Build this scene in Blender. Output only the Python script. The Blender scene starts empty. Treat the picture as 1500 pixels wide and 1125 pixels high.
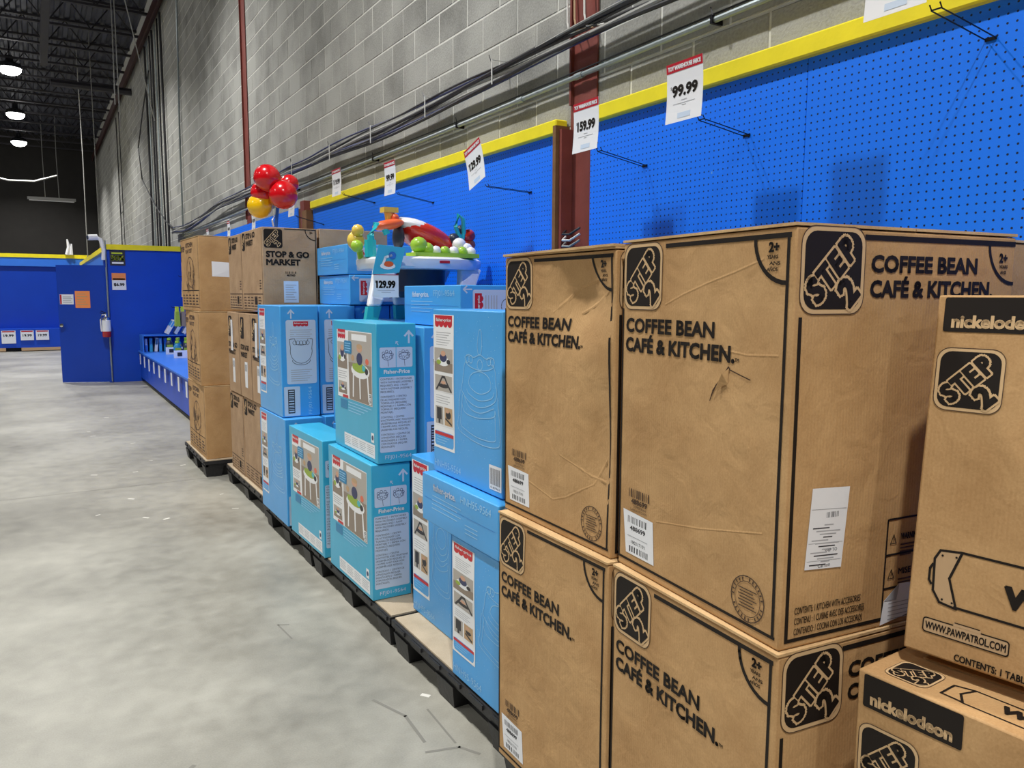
import bpy, math, random
import numpy as np
from mathutils import Matrix, Vector
random.seed(7)
SC = bpy.context.scene
COL = SC.collection
PI = math.pi
# ---------------------------------------------------------------- camera
FPX, YAW, PITCH, ROLL, CH = 1147.8, 0.54185, 0.113176, 0.0038658, 1.55
fw = Vector((math.sin(YAW)*math.cos(PITCH), math.cos(YAW)*math.cos(PITCH), -math.sin(PITCH)))
r0 = Vector((math.cos(YAW), -math.sin(YAW), 0)); u0 = r0.cross(fw)
rt = math.cos(ROLL)*r0 + math.sin(ROLL)*u0; up = -math.sin(ROLL)*r0 + math.cos(ROLL)*u0
cam = bpy.data.cameras.new('camera'); camo = bpy.data.objects.new('camera', cam); COL.objects.link(camo)
camo.matrix_world = Matrix(((rt.x, up.x, -fw.x, 0), (rt.y, up.y, -fw.y, 0), (rt.z, up.z, -fw.z, CH), (0, 0, 0, 1)))
cam.sensor_width = 36; cam.lens = FPX/1500*36; cam.clip_start = .02; cam.clip_end = 200
SC.camera = camo
# ---------------------------------------------------------------- world, exposure
w = bpy.data.worlds.new('world'); SC.world = w; w.use_nodes = True
w.node_tree.nodes['Background'].inputs[0].default_value = (.8, .88, 1, 1)
w.node_tree.nodes['Background'].inputs[1].default_value = .02
vs = SC.view_settings
vs.view_transform = 'Standard'; vs.look = 'None'; vs.gamma = 1; vs.exposure = 0.0; vs.use_curve_mapping = False
LAMP_W = 205.0
LAMPS = [(-.28, y) for y in (-6.6, -1.0, 4.4, 10.7, 17.0, 23.3, 29.0, 34.2)] + \
        [(x, y) for x in (-6.6, -12.4) for y in (-1.0, 5.2, 11.4, 17.6, 23.8, 30.0)]
LAMP_Z = 6.95
# ---------------------------------------------------------------- materials
MATS = {}
def srgb(r, g, b):
    f = lambda c: (c/255/12.92) if c/255 <= .04045 else ((c/255+.055)/1.055)**2.4
    return (f(r), f(g), f(b), 1)
def mat(name, col, rough=.6, metal=0., noise=0., nscale=20., bump=0., bscale=60., emit=None, spec=.5, coat=0.):
    """principled material; noise varies the base colour, bump adds fine relief"""
    m = bpy.data.materials.new(name); m.use_nodes = True; nt = m.node_tree; b = nt.nodes['Principled BSDF']
    b.inputs['Base Color'].default_value = col; b.inputs['Roughness'].default_value = rough; b.inputs['Metallic'].default_value = metal
    b.inputs['Specular IOR Level'].default_value = spec
    if coat: b.inputs['Coat Weight'].default_value = coat; b.inputs['Coat Roughness'].default_value = .25
    if emit: b.inputs['Emission Color'].default_value = emit[0]; b.inputs['Emission Strength'].default_value = emit[1]
    if noise or bump:
        tc = nt.nodes.new('ShaderNodeTexCoord')
    if noise:
        n = nt.nodes.new('ShaderNodeTexNoise'); n.inputs['Scale'].default_value = nscale; n.inputs['Detail'].default_value = 6
        nt.links.new(tc.outputs['Object'], n.inputs['Vector'])
        rp = nt.nodes.new('ShaderNodeValToRGB')
        rp.color_ramp.elements[0].position = .25; rp.color_ramp.elements[1].position = .75
        rp.color_ramp.elements[0].color = tuple(c*(1-noise) for c in col[:3])+(1,)
        rp.color_ramp.elements[1].color = tuple(min(1, c*(1+noise)) for c in col[:3])+(1,)
        nt.links.new(n.outputs[0], rp.inputs[0]); nt.links.new(rp.outputs[0], b.inputs['Base Color'])
    if bump:
        n2 = nt.nodes.new('ShaderNodeTexNoise'); n2.inputs['Scale'].default_value = bscale; n2.inputs['Detail'].default_value = 4
        nt.links.new(tc.outputs['Object'], n2.inputs['Vector'])
        bp = nt.nodes.new('ShaderNodeBump'); bp.inputs['Strength'].default_value = bump; bp.inputs['Distance'].default_value = .01
        nt.links.new(n2.outputs[0], bp.inputs['Height']); nt.links.new(bp.outputs[0], b.inputs['Normal'])
    MATS[name] = m; return m
def cardboard(name, col, dark):
    m = bpy.data.materials.new(name); m.use_nodes = True; nt = m.node_tree; b = nt.nodes['Principled BSDF']; L = nt.links.new
    b.inputs['Roughness'].default_value = .72; b.inputs['Specular IOR Level'].default_value = .3
    tc = nt.nodes.new('ShaderNodeTexCoord')
    n = nt.nodes.new('ShaderNodeTexNoise'); n.inputs['Scale'].default_value = 6; n.inputs['Detail'].default_value = 8; L(tc.outputs['Object'], n.inputs['Vector'])
    n2 = nt.nodes.new('ShaderNodeTexNoise'); n2.inputs['Scale'].default_value = 260; n2.inputs['Detail'].default_value = 2; L(tc.outputs['Object'], n2.inputs['Vector'])
    mx = nt.nodes.new('ShaderNodeMath'); mx.operation = 'MULTIPLY_ADD'; L(n2.outputs[0], mx.inputs[0]); mx.inputs[1].default_value = .45; L(n.outputs[0], mx.inputs[2])
    rp = nt.nodes.new('ShaderNodeValToRGB'); rp.color_ramp.elements[0].position = .45; rp.color_ramp.elements[1].position = 1.0
    rp.color_ramp.elements[0].color = dark; rp.color_ramp.elements[1].color = col
    L(mx.outputs[0], rp.inputs[0]); L(rp.outputs[0], b.inputs['Base Color'])
    # vertical flutes of the corrugated board, plus handling waviness
    sx = nt.nodes.new('ShaderNodeSeparateXYZ'); L(tc.outputs['Object'], sx.inputs[0])
    ad = nt.nodes.new('ShaderNodeMath'); ad.operation = 'ADD'; L(sx.outputs[0], ad.inputs[0]); L(sx.outputs[1], ad.inputs[1])
    sn = nt.nodes.new('ShaderNodeMath'); sn.operation = 'MULTIPLY'; L(ad.outputs[0], sn.inputs[0]); sn.inputs[1].default_value = 850
    s2 = nt.nodes.new('ShaderNodeMath'); s2.operation = 'SINE'; L(sn.outputs[0], s2.inputs[0])
    n3 = nt.nodes.new('ShaderNodeTexNoise'); n3.inputs['Scale'].default_value = 14; n3.inputs['Detail'].default_value = 5; n3.inputs['Distortion'].default_value = .6; L(tc.outputs['Object'], n3.inputs['Vector'])
    a2 = nt.nodes.new('ShaderNodeMath'); a2.operation = 'MULTIPLY_ADD'; L(s2.outputs[0], a2.inputs[0]); a2.inputs[1].default_value = .018; L(n3.outputs[0], a2.inputs[2])
    bp = nt.nodes.new('ShaderNodeBump'); bp.inputs['Strength'].default_value = .35; bp.inputs['Distance'].default_value = .012
    L(a2.outputs[0], bp.inputs['Height']); L(bp.outputs[0], b.inputs['Normal'])
    MATS[name] = m; return m
cardboard('kraft', srgb(198, 160, 112), srgb(170, 131, 86))
cardboard('kraft_grey', srgb(186, 156, 124), srgb(160, 130, 100))
cardboard('sheet_board', srgb(196, 180, 154), srgb(164, 148, 124))
cardboard('kraft_edge', srgb(216, 186, 140), srgb(186, 150, 104))
mat('ink', srgb(30, 24, 20), .6, spec=.25)
mat('ink_soft', srgb(74, 54, 38), .6)
mat('kraft_line', srgb(205, 172, 128), .65)
mat('torn_dark', srgb(60, 36, 20), .9)
mat('label_white', srgb(232, 234, 238), .4)
mat('label_ink', srgb(52, 52, 58), .5)
mat('label_grey', srgb(170, 172, 178), .5)
mat('tape', srgb(206, 172, 122), .2, coat=.4)
mat('aqua', srgb(58, 174, 212), .38, noise=.05, nscale=5, bump=.12, bscale=9, coat=.25)
mat('aqua_dark', srgb(34, 128, 176), .4)
mat('sky', srgb(70, 164, 232), .38, noise=.05, nscale=5, bump=.14, bscale=9, coat=.25)
mat('sky_light', srgb(150, 205, 240), .4)
mat('sky_pale', srgb(196, 212, 232), .45)
mat('sky_deep', srgb(40, 110, 196), .4)
mat('logo_red', srgb(196, 34, 44), .4)
mat('paper', srgb(236, 238, 240), .45)
mat('pic_grey', srgb(176, 170, 162), .45)
mat('pic_floor', srgb(142, 128, 114), .45)
mat('pic_dark', srgb(44, 42, 46), .45)
mat('pic_skin', srgb(206, 160, 132), .45)
mat('pic_green', srgb(150, 176, 60), .45)
mat('pic_tan', srgb(190, 158, 120), .45)
mat('pic_navy', srgb(52, 58, 96), .45)
mat('sign_red', srgb(186, 26, 46), .4)
mat('yellow_paint', srgb(244, 226, 34), .45, noise=.07, nscale=8, bump=.08)
mat('wood', srgb(120, 84, 48), .7, noise=.2, nscale=12, bump=.2)
mat('red_steel', srgb(124, 62, 54), .5, noise=.16, nscale=9, bump=.1)
mat('galvanised', srgb(150, 160, 162), .42, metal=.55, noise=.1, nscale=25)
mat('cable_black', srgb(38, 38, 42), .45)
mat('cable_grey', srgb(150, 150, 146), .45)
mat('cable_blue', srgb(42, 52, 104), .45)
mat('cable_white', srgb(226, 226, 222), .4)
mat('wire_black', srgb(28, 28, 34), .35, metal=.5)
mat('pallet_black', srgb(34, 34, 36), .5, noise=.2, nscale=30, bump=.15)
mat('blue_paint', srgb(4, 70, 192), .42, noise=.06, nscale=3, bump=.08)
mat('blue_door', srgb(2, 60, 172), .38, noise=.06, nscale=2, bump=.05)
mat('blue_light', srgb(52, 118, 220), .4, noise=.05, nscale=3)
mat('deck_metal', srgb(70, 72, 84), .55, metal=.2, noise=.2, nscale=2)
mat('joist_steel', srgb(44, 42, 48), .6, noise=.15, nscale=4)
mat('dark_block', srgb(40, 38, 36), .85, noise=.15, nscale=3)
mat('lamp_housing', srgb(60, 62, 66), .4, metal=.6)
mat('lamp_lens', srgb(255, 255, 255), .3, emit=((1, .985, .95, 1), 26))
mat('plastic_white', srgb(236, 236, 240), .3, coat=.3)
mat('plastic_teal', srgb(40, 178, 190), .3, coat=.3)
mat('plastic_red', srgb(206, 40, 30), .25, coat=.5)
mat('plastic_orange', srgb(226, 98, 54), .3, coat=.3)
mat('plastic_green', srgb(160, 202, 60), .3, coat=.3)
mat('plastic_yellow', srgb(228, 196, 84), .3, coat=.3)
mat('plastic_dark', srgb(40, 50, 70), .35)
mat('balloon_red', srgb(206, 12, 24), .12, coat=.6)
mat('balloon_yellow', srgb(240, 192, 16), .14, coat=.6)
mat('extinguisher_red', srgb(170, 26, 34), .25, coat=.4)
mat('chrome', srgb(200, 204, 208), .2, metal=1)
mat('poster_orange', srgb(240, 146, 84), .5)
mat('poster_dark', srgb(44, 44, 58), .5)
mat('poster_lime', srgb(196, 214, 52), .5)
mat('toekick', srgb(18, 18, 22), .6)
mat('scuff', srgb(122, 120, 112), .6)
mat('eave_red', srgb(62, 30, 28), .6)
mat('chalk', srgb(214, 212, 204), .7)
M = MATS
# concrete floor
def mat_floor():
    m = bpy.data.materials.new('concrete'); m.use_nodes = True; nt = m.node_tree; b = nt.nodes['Principled BSDF']; L = nt.links.new
    tc = nt.nodes.new('ShaderNodeTexCoord')
    def noise(s, d, dist=0):
        n = nt.nodes.new('ShaderNodeTexNoise'); n.inputs['Scale'].default_value = s; n.inputs['Detail'].default_value = d; n.inputs['Distortion'].default_value = dist
        L(tc.outputs['Object'], n.inputs['Vector']); return n
    a = noise(.9, 6, .3); c = noise(9, 8, .2); g = noise(170, 2)
    mx = nt.nodes.new('ShaderNodeMath'); mx.operation = 'MULTIPLY_ADD'; L(c.outputs[0], mx.inputs[0]); mx.inputs[1].default_value = .4; L(a.outputs[0], mx.inputs[2])
    m2 = nt.nodes.new('ShaderNodeMath'); m2.operation = 'MULTIPLY_ADD'; L(g.outputs[0], m2.inputs[0]); m2.inputs[1].default_value = .22; L(mx.outputs[0], m2.inputs[2])
    rp = nt.nodes.new('ShaderNodeValToRGB'); e = rp.color_ramp.elements
    e[0].position = .5; e[0].color = srgb(110, 108, 99); e[1].position = 1.1 if False else 1.0; e[1].color = srgb(166, 164, 153)
    L(m2.outputs[0], rp.inputs[0]); L(rp.outputs[0], b.inputs['Base Color'])
    rr = nt.nodes.new('ShaderNodeMapRange'); rr.inputs[3].default_value = .3; rr.inputs[4].default_value = .55; L(c.outputs[0], rr.inputs[0]); L(rr.outputs[0], b.inputs['Roughness'])
    bp = nt.nodes.new('ShaderNodeBump'); bp.inputs['Strength'].default_value = .12; bp.inputs['Distance'].default_value = .01; L(m2.outputs[0], bp.inputs['Height']); L(bp.outputs[0], b.inputs['Normal'])
    MATS['concrete'] = m
mat_floor()
# concrete block: tone per block, open pores
def mat_block():
    m = bpy.data.materials.new('block'); m.use_nodes = True; nt = m.node_tree; b = nt.nodes['Principled BSDF']; L = nt.links.new
    b.inputs['Roughness'].default_value = .9; b.inputs['Specular IOR Level'].default_value = .2
    g = nt.nodes.new('ShaderNodeNewGeometry')
    n1 = nt.nodes.new('ShaderNodeTexNoise'); n1.inputs['Scale'].default_value = 90; n1.inputs['Detail'].default_value = 3; L(g.outputs['Position'], n1.inputs['Vector'])
    n2 = nt.nodes.new('ShaderNodeTexNoise'); n2.inputs['Scale'].default_value = 2.2; n2.inputs['Detail'].default_value = 5; L(g.outputs['Position'], n2.inputs['Vector'])
    rnd = nt.nodes.new('ShaderNodeAttribute'); rnd.attribute_name = 'tone'
    oi = nt.nodes.new('ShaderNodeObjectInfo')
    s = nt.nodes.new('ShaderNodeMath'); s.operation = 'MULTIPLY_ADD'; L(n1.outputs[0], s.inputs[0]); s.inputs[1].default_value = .5; L(n2.outputs[0], s.inputs[2])
    s2 = nt.nodes.new('ShaderNodeMath'); s2.operation = 'MULTIPLY_ADD'; L(oi.outputs['Random'], s2.inputs[0]); s2.inputs[1].default_value = .22; L(s.outputs[0], s2.inputs[2])
    s3 = nt.nodes.new('ShaderNodeMath'); s3.operation = 'MULTIPLY_ADD'; L(rnd.outputs['Fac'], s3.inputs[0]); s3.inputs[1].default_value = .22; L(s2.outputs[0], s3.inputs[2])
    rp = nt.nodes.new('ShaderNodeValToRGB'); e = rp.color_ramp.elements
    e[0].position = .5; e[0].color = srgb(122, 122, 118); e[1].position = 1.05 if False else 1.0; e[1].color = srgb(168, 168, 163)
    L(s3.outputs[0], rp.inputs[0]); L(rp.outputs[0], b.inputs['Base Color'])
    bp = nt.nodes.new('ShaderNodeBump'); bp.inputs['Strength'].default_value = .4; bp.inputs['Distance'].default_value = .006; L(n1.outputs[0], bp.inputs['Height']); L(bp.outputs[0], b.inputs['Normal'])
    MATS['block'] = m
mat_block()
mat('mortar', srgb(212, 212, 206), .9, noise=.08, nscale=30, bump=.2)
# perforated hardboard: a hole every inch
def mat_peg(name, col):
    m = bpy.data.materials.new(name); m.use_nodes = True; nt = m.node_tree; b = nt.nodes['Principled BSDF']; L = nt.links.new
    b.inputs['Roughness'].default_value = .45
    g = nt.nodes.new('ShaderNodeNewGeometry'); sx = nt.nodes.new('ShaderNodeSeparateXYZ'); L(g.outputs['Position'], sx.inputs[0])
    def mth(op, a, c=None):
        n = nt.nodes.new('ShaderNodeMath'); n.operation = op
        for i, q in enumerate((a, c)):
            if q is None: continue
            if isinstance(q, (int, float)): n.inputs[i].default_value = q
            else: L(q, n.inputs[i])
        return n.outputs[0]
    def cell(o): return mth('SUBTRACT', mth('FRACT', mth('MULTIPLY', o, 1/.0254)), .5)
    y, z = cell(sx.outputs[1]), cell(sx.outputs[2])
    d = mth('SQRT', mth('ADD', mth('MULTIPLY', y, y), mth('MULTIPLY', z, z)))
    hole = mth('LESS_THAN', d, .13)
    n = nt.nodes.new('ShaderNodeTexNoise'); n.inputs['Scale'].default_value = 7; n.inputs['Detail'].default_value = 10; n.inputs['Roughness'].default_value = .7; L(g.outputs['Position'], n.inputs['Vector'])
    chip = mth('GREATER_THAN', n.outputs[0], .735)
    mx1 = nt.nodes.new('ShaderNodeMix'); mx1.data_type = 'RGBA'; L(chip, mx1.inputs[0]); mx1.inputs[6].default_value = col; mx1.inputs[7].default_value = srgb(110, 165, 225)
    mx = nt.nodes.new('ShaderNodeMix'); mx.data_type = 'RGBA'; L(hole, mx.inputs[0]); L(mx1.outputs[2], mx.inputs[6]); mx.inputs[7].default_value = srgb(8, 18, 60)
    L(mx.outputs[2], b.inputs['Base Color'])
    bp = nt.nodes.new('ShaderNodeBump'); bp.invert = True; bp.inputs['Strength'].default_value = .6; bp.inputs['Distance'].default_value = .004; L(hole, bp.inputs['Height']); L(bp.outputs[0], b.inputs['Normal'])
    MATS[name] = m
mat_peg('pegboard', srgb(8, 117, 250))
# ---------------------------------------------------------------- mesh helpers
class MB:
    def __init__(s): s.v = []; s.f = []; s.m = []; s.mats = []
    def mi(s, m):
        if m not in s.mats: s.mats.append(m)
        return s.mats.index(m)
    def add(s, vs, fs, m):
        o = len(s.v); s.v += [tuple(p) for p in vs]; k = s.mi(m)
        for f in fs: s.f.append(tuple(i+o for i in f)); s.m.append(k)
    def box(s, x0, y0, z0, x1, y1, z1, m):
        vs = [(x, y, z) for z in (z0, z1) for y in (y0, y1) for x in (x0, x1)]
        s.add(vs, [(0, 2, 3, 1), (4, 5, 7, 6), (0, 1, 5, 4), (2, 6, 7, 3), (0, 4, 6, 2), (1, 3, 7, 5)], m)
    def hexa(s, vs, m):   # 8 points: bottom 4 ccw, top 4 ccw
        s.add(vs, [(3, 2, 1, 0), (4, 5, 6, 7), (0, 1, 5, 4), (1, 2, 6, 5), (2, 3, 7, 6), (3, 0, 4, 7)], m)
    def tube(s, pts, r, m, n=6, caps=True):
        pts = [Vector(p) for p in pts]; rings = []; N = len(pts)
        for i, p in enumerate(pts):
            t = (pts[min(i+1, N-1)]-pts[max(i-1, 0)]).normalized()
            a = t.cross(Vector((0, 0, 1)) if abs(t.z) < .9 else Vector((1, 0, 0))).normalized(); b = t.cross(a)
            rr = r[i] if isinstance(r, (list, tuple)) else r
            rings.append([p+a*rr*math.cos(2*PI*k/n)+b*rr*math.sin(2*PI*k/n) for k in range(n)])
        vs = [q for g in rings for q in g]; fs = []
        for i in range(N-1):
            for k in range(n): fs.append((i*n+k, (i+1)*n+k, (i+1)*n+(k+1) % n, i*n+(k+1) % n))
        if caps: fs += [tuple(range(n)), tuple((N-1)*n+k for k in reversed(range(n)))]
        s.add(vs, fs, m)
    def lathe(s, prof, m, c=(0, 0, 0), n=16):   # prof: (r,z)
        vs = [(c[0]+r*math.cos(2*PI*k/n), c[1]+r*math.sin(2*PI*k/n), c[2]+z) for r, z in prof for k in range(n)]
        fs = [(i*n+k, i*n+(k+1) % n, (i+1)*n+(k+1) % n, (i+1)*n+k) for i in range(len(prof)-1) for k in range(n)]
        s.add(vs, fs, m)
    def ball(s, c, r, m, n=14, sc=(1, 1, 1), rot=None):
        vs = []; fs = []; h = n//2
        for i in range(h+1):
            for k in range(n):
                a = PI*i/h; b = 2*PI*k/n
                p = Vector((r*sc[0]*math.sin(a)*math.cos(b), r*sc[1]*math.sin(a)*math.sin(b), -r*sc[2]*math.cos(a)))
                if rot: p = rot @ p
                vs.append(p+Vector(c))
        for i in range(h):
            for k in range(n): fs.append((i*n+k, i*n+(k+1) % n, (i+1)*n+(k+1) % n, (i+1)*n+k))
        s.add(vs, fs, m)
    def prism(s, poly, z0, z1, m):   # poly ccw in xy
        n = len(poly); vs = [(x, y, z0) for x, y in poly]+[(x, y, z1) for x, y in poly]
        s.add(vs, [tuple(reversed(range(n))), tuple(range(n, 2*n))]+[(k, (k+1) % n, n+(k+1) % n, n+k) for k in range(n)], m)
    def mesh(s, name, smooth=False):
        me = bpy.data.meshes.new(name); me.from_pydata(s.v, [], s.f)
        for m in s.mats: me.materials.append(MATS[m])
        me.polygons.foreach_set('material_index', s.m)
        if smooth: me.polygons.foreach_set('use_smooth', [True]*len(s.f))
        me.update(); return me
    def build(s, name, parent=None, smooth=False):
        o = bpy.data.objects.new(name, s.mesh(name, smooth)); COL.objects.link(o)
        if parent: o.parent = parent
        if smooth:
            try: o.data.set_sharp_from_angle(angle=.7)
            except Exception: pass
        return o
def tag(o, label=None, cat=None, group=None, kind=None):
    if label: o['label'] = label
    if cat: o['category'] = cat
    if group: o['group'] = group
    if kind: o['kind'] = kind
    return o
def thing(name, loc, rz=0, label=None, cat=None, group=None):
    o = bpy.data.objects.new(name, None); COL.objects.link(o); o.empty_display_size = .1
    o.location = loc; o.rotation_euler = (0, 0, rz); return tag(o, label, cat, group)
def copy_tree(o, parent=None):
    c = o.copy(); COL.objects.link(c); c.parent = parent
    for ch in list(o.children): copy_tree(ch, c)
    return c
def struct(name, mb, smooth=False): return tag(mb.build(name, None, smooth), kind='structure')
def setlab(o, label, cat=None): return tag(o, label, cat, kind=o.get('kind'))
# ---------------------------------------------------------------- lettering: glyph outlines from the built-in font
TXT = {}
_tc = bpy.data.curves.new('lettering', 'FONT'); _to = bpy.data.objects.new('lettering', _tc); COL.objects.link(_to); _tc.resolution_u = 3
def glyphs(s):
    if s in TXT: return TXT[s]
    _tc.body = s; bpy.context.view_layer.update(); dg = bpy.context.evaluated_depsgraph_get()
    me = bpy.data.meshes.new_from_object(_to.evaluated_get(dg))
    v = [(p.co.x/.686, p.co.y/.686) for p in me.vertices]; f = [tuple(p.vertices) for p in me.polygons]
    cnt = {}
    for t in f:
        for i in range(len(t)):
            e = (t[i], t[(i+1) % len(t)]); k = (min(e), max(e)); cnt.setdefault(k, []).append(e)
    bd = [es[0] for es in cnt.values() if len(es) == 1]
    x0 = min(p[0] for p in v); v = [(a-x0, b) for a, b in v]; wd = max(p[0] for p in v)
    bpy.data.meshes.remove(me); TXT[s] = (v, f, bd, wd); return TXT[s]
# ---------------------------------------------------------------- faces that carry print
class Face:
    """a printable face: origin O, right U, up V, outward N; follows the face's own displacement grid"""
    def __init__(s, O, U, V, W, H, grid=None, parent=None, lift=.0009):
        s.O, s.U, s.V = Vector(O), Vector(U), Vector(V); s.N = s.U.cross(s.V); s.W, s.H, s.g, s.parent, s.lift = W, H, grid, parent, lift
        s.mb = MB()
    def d(s, u, v):
        if s.g is None: return 0
        n = s.g.shape[0]-1; a = min(max(u/s.W, 0), 1)*n; b = min(max(v/s.H, 0), 1)*n
        i, j = min(int(a), n-1), min(int(b), n-1); a -= i; b -= j; g = s.g
        return g[i, j]*(1-a)*(1-b)+g[i+1, j]*a*(1-b)+g[i, j+1]*(1-a)*b+g[i+1, j+1]*a*b
    def P(s, u, v, l): return s.O+s.U*u+s.V*v+s.N*(s.d(u, v)+s.lift+l*.00035)
    def poly(s, pts, m, l=0): s.mb.add([s.P(u, v, l) for u, v in pts], [tuple(range(len(pts)))], m)
    def rect(s, u0, v0, u1, v1, m, l=0, k=0):
        ku = max(1, math.ceil(abs(u1-u0)/.03)) if s.g is not None else 1; kv = max(1, math.ceil(abs(v1-v0)/.03)) if s.g is not None else 1
        vs = [s.P(u0+(u1-u0)*i/ku, v0+(v1-v0)*j/kv, l) for j in range(kv+1) for i in range(ku+1)]
        s.mb.add(vs, [(j*(ku+1)+i, j*(ku+1)+i+1, (j+1)*(ku+1)+i+1, (j+1)*(ku+1)+i) for j in range(kv) for i in range(ku)], m)
    def strips(s, rows, m, l):
        """rows: (v, uleft, uright) from bottom to top, filled as a grid"""
        out = [rows[0]]
        for a, b in zip(rows, rows[1:]):
            n = max(1, math.ceil((b[0]-a[0])/.03))
            for i in range(1, n+1): t = i/n; out.append(tuple(a[k]+(b[k]-a[k])*t for k in range(3)))
        ku = max(1, math.ceil(max(r[2]-r[1] for r in out)/.03)); vs = [s.P(r[1]+(r[2]-r[1])*i/ku, r[0], l) for r in out for i in range(ku+1)]
        s.mb.add(vs, [(j*(ku+1)+i, j*(ku+1)+i+1, (j+1)*(ku+1)+i+1, (j+1)*(ku+1)+i) for j in range(len(out)-1) for i in range(ku)], m)
    def rpts(s, u0, v0, u1, v1, r, n=5):
        out = []
        for cx, cy, a0 in ((u1-r, v0+r, -90), (u1-r, v1-r, 0), (u0+r, v1-r, 90), (u0+r, v0+r, 180)):
            for i in range(n+1):
                a = math.radians(a0+90*i/n); out.append((cx+r*math.cos(a), cy+r*math.sin(a)))
        return out
    def rrect(s, u0, v0, u1, v1, r, m, l=0):
        rows = []
        for i in range(6): a = PI/2*i/5; d = r*(1-math.sin(a)); rows.append((v0+r*(1-math.cos(a)), u0+d, u1-d))
        for i in range(6): a = PI/2*(5-i)/5; d = r*(1-math.sin(a)); rows.append((v1-r*(1-math.cos(a)), u0+d, u1-d))
        s.strips(rows, m, l)
    def line(s, pts, wd, m, l=0, closed=False, dots=False):
        pts = list(pts)
        if closed: pts.append(pts[0])
        for (a, b), (c, d) in zip(pts, pts[1:]):
            L = math.hypot(c-a, d-b)
            if L < 1e-7: continue
            n = max(1, int(L/.05)); nx, ny = -(d-b)/L*wd/2, (c-a)/L*wd/2; ex, ey = ((c-a)/L*wd*.35, (d-b)/L*wd*.35)
            for i in range(n):
                p = (a+(c-a)*i/n-(ex if i == 0 else 0), b+(d-b)*i/n-(ey if i == 0 else 0)); q = (a+(c-a)*(i+1)/n+(ex if i == n-1 else 0), b+(d-b)*(i+1)/n+(ey if i == n-1 else 0))
                s.poly([(p[0]-nx, p[1]-ny), (q[0]-nx, q[1]-ny), (q[0]+nx, q[1]+ny), (p[0]+nx, p[1]+ny)], m, l)
    def disc(s, u, v, r, m, l=0, ry=None, n=12):
        if r > .02 and s.g is not None:
            ry = ry or r; return s.strips([(v+ry*math.sin(a), u-r*math.cos(a), u+r*math.cos(a)) for a in [-PI/2+PI*i/8 for i in range(9)]], m, l)
        s.poly([(u+r*math.cos(2*PI*i/n), v+(ry or r)*math.sin(2*PI*i/n)) for i in range(n)], m, l)
    def ring(s, u, v, r, wd, m, l=0, ry=None, n=18, a0=0, a1=360):
        pts = [(u+r*math.cos(math.radians(a0+(a1-a0)*i/n)), v+(ry or r)*math.sin(math.radians(a0+(a1-a0)*i/n))) for i in range(n+1)]
        s.line(pts, wd, m, l)
    def text(s, t, u, v, h, m, w=None, bold=0, rot=0, l=1, shear=0):
        vv, ff, bd, wd = glyphs(t); sx = (w/wd if w else h); c, si = math.cos(rot), math.sin(rot)
        def tr(p):
            x, y = p[0]*sx, p[1]*h; x += shear*y
            return (u+x*c-y*si, v+x*si+y*c)
        q = [tr(p) for p in vv]
        s.mb.add([s.P(a, b, l) for a, b in q], ff, m)
        if bold:
            for a, b in bd:
                s.line([q[a], q[b]], bold*h, m, l)
                s.disc(q[a][0], q[a][1], bold*h/2, m, l, n=6)
    def outline(s, t, u, v, h, m, wd, w=None, rot=0, l=2):
        vv, ff, bd, wn = glyphs(t); sx = (w/wn if w else h); c, si = math.cos(rot), math.sin(rot)
        q = [(u+p[0]*sx*c-p[1]*h*si, v+p[0]*sx*si+p[1]*h*c) for p in vv]
        for a, b in bd:
            s.line([q[a], q[b]], wd, m, l); s.disc(q[a][0], q[a][1], wd/2, m, l, n=6)
    def bars(s, u0, v0, u1, v1, m, l=1, n=24, seed=1, vert=True):
        R = random.Random(seed); k = 0; step = ((u1-u0) if vert else (v1-v0))/n
        while k < n:
            b = R.choice((1, 1, 2)); 
            if vert: s.rect(u0+k*step, v0, u0+min(k+b*.7, n)*step, v1, m, l)
            else: s.rect(u0, v0+k*step, u1, v0+min(k+b*.7, n)*step, m, l)
            k += b+R.choice((.6, 1, 1.4))
    def flush(s, name, label=None, parent=None):
        o = s.mb.build(name, parent or s.parent); s.mb = MB()
        if label: o['label'] = label
        return o
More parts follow.
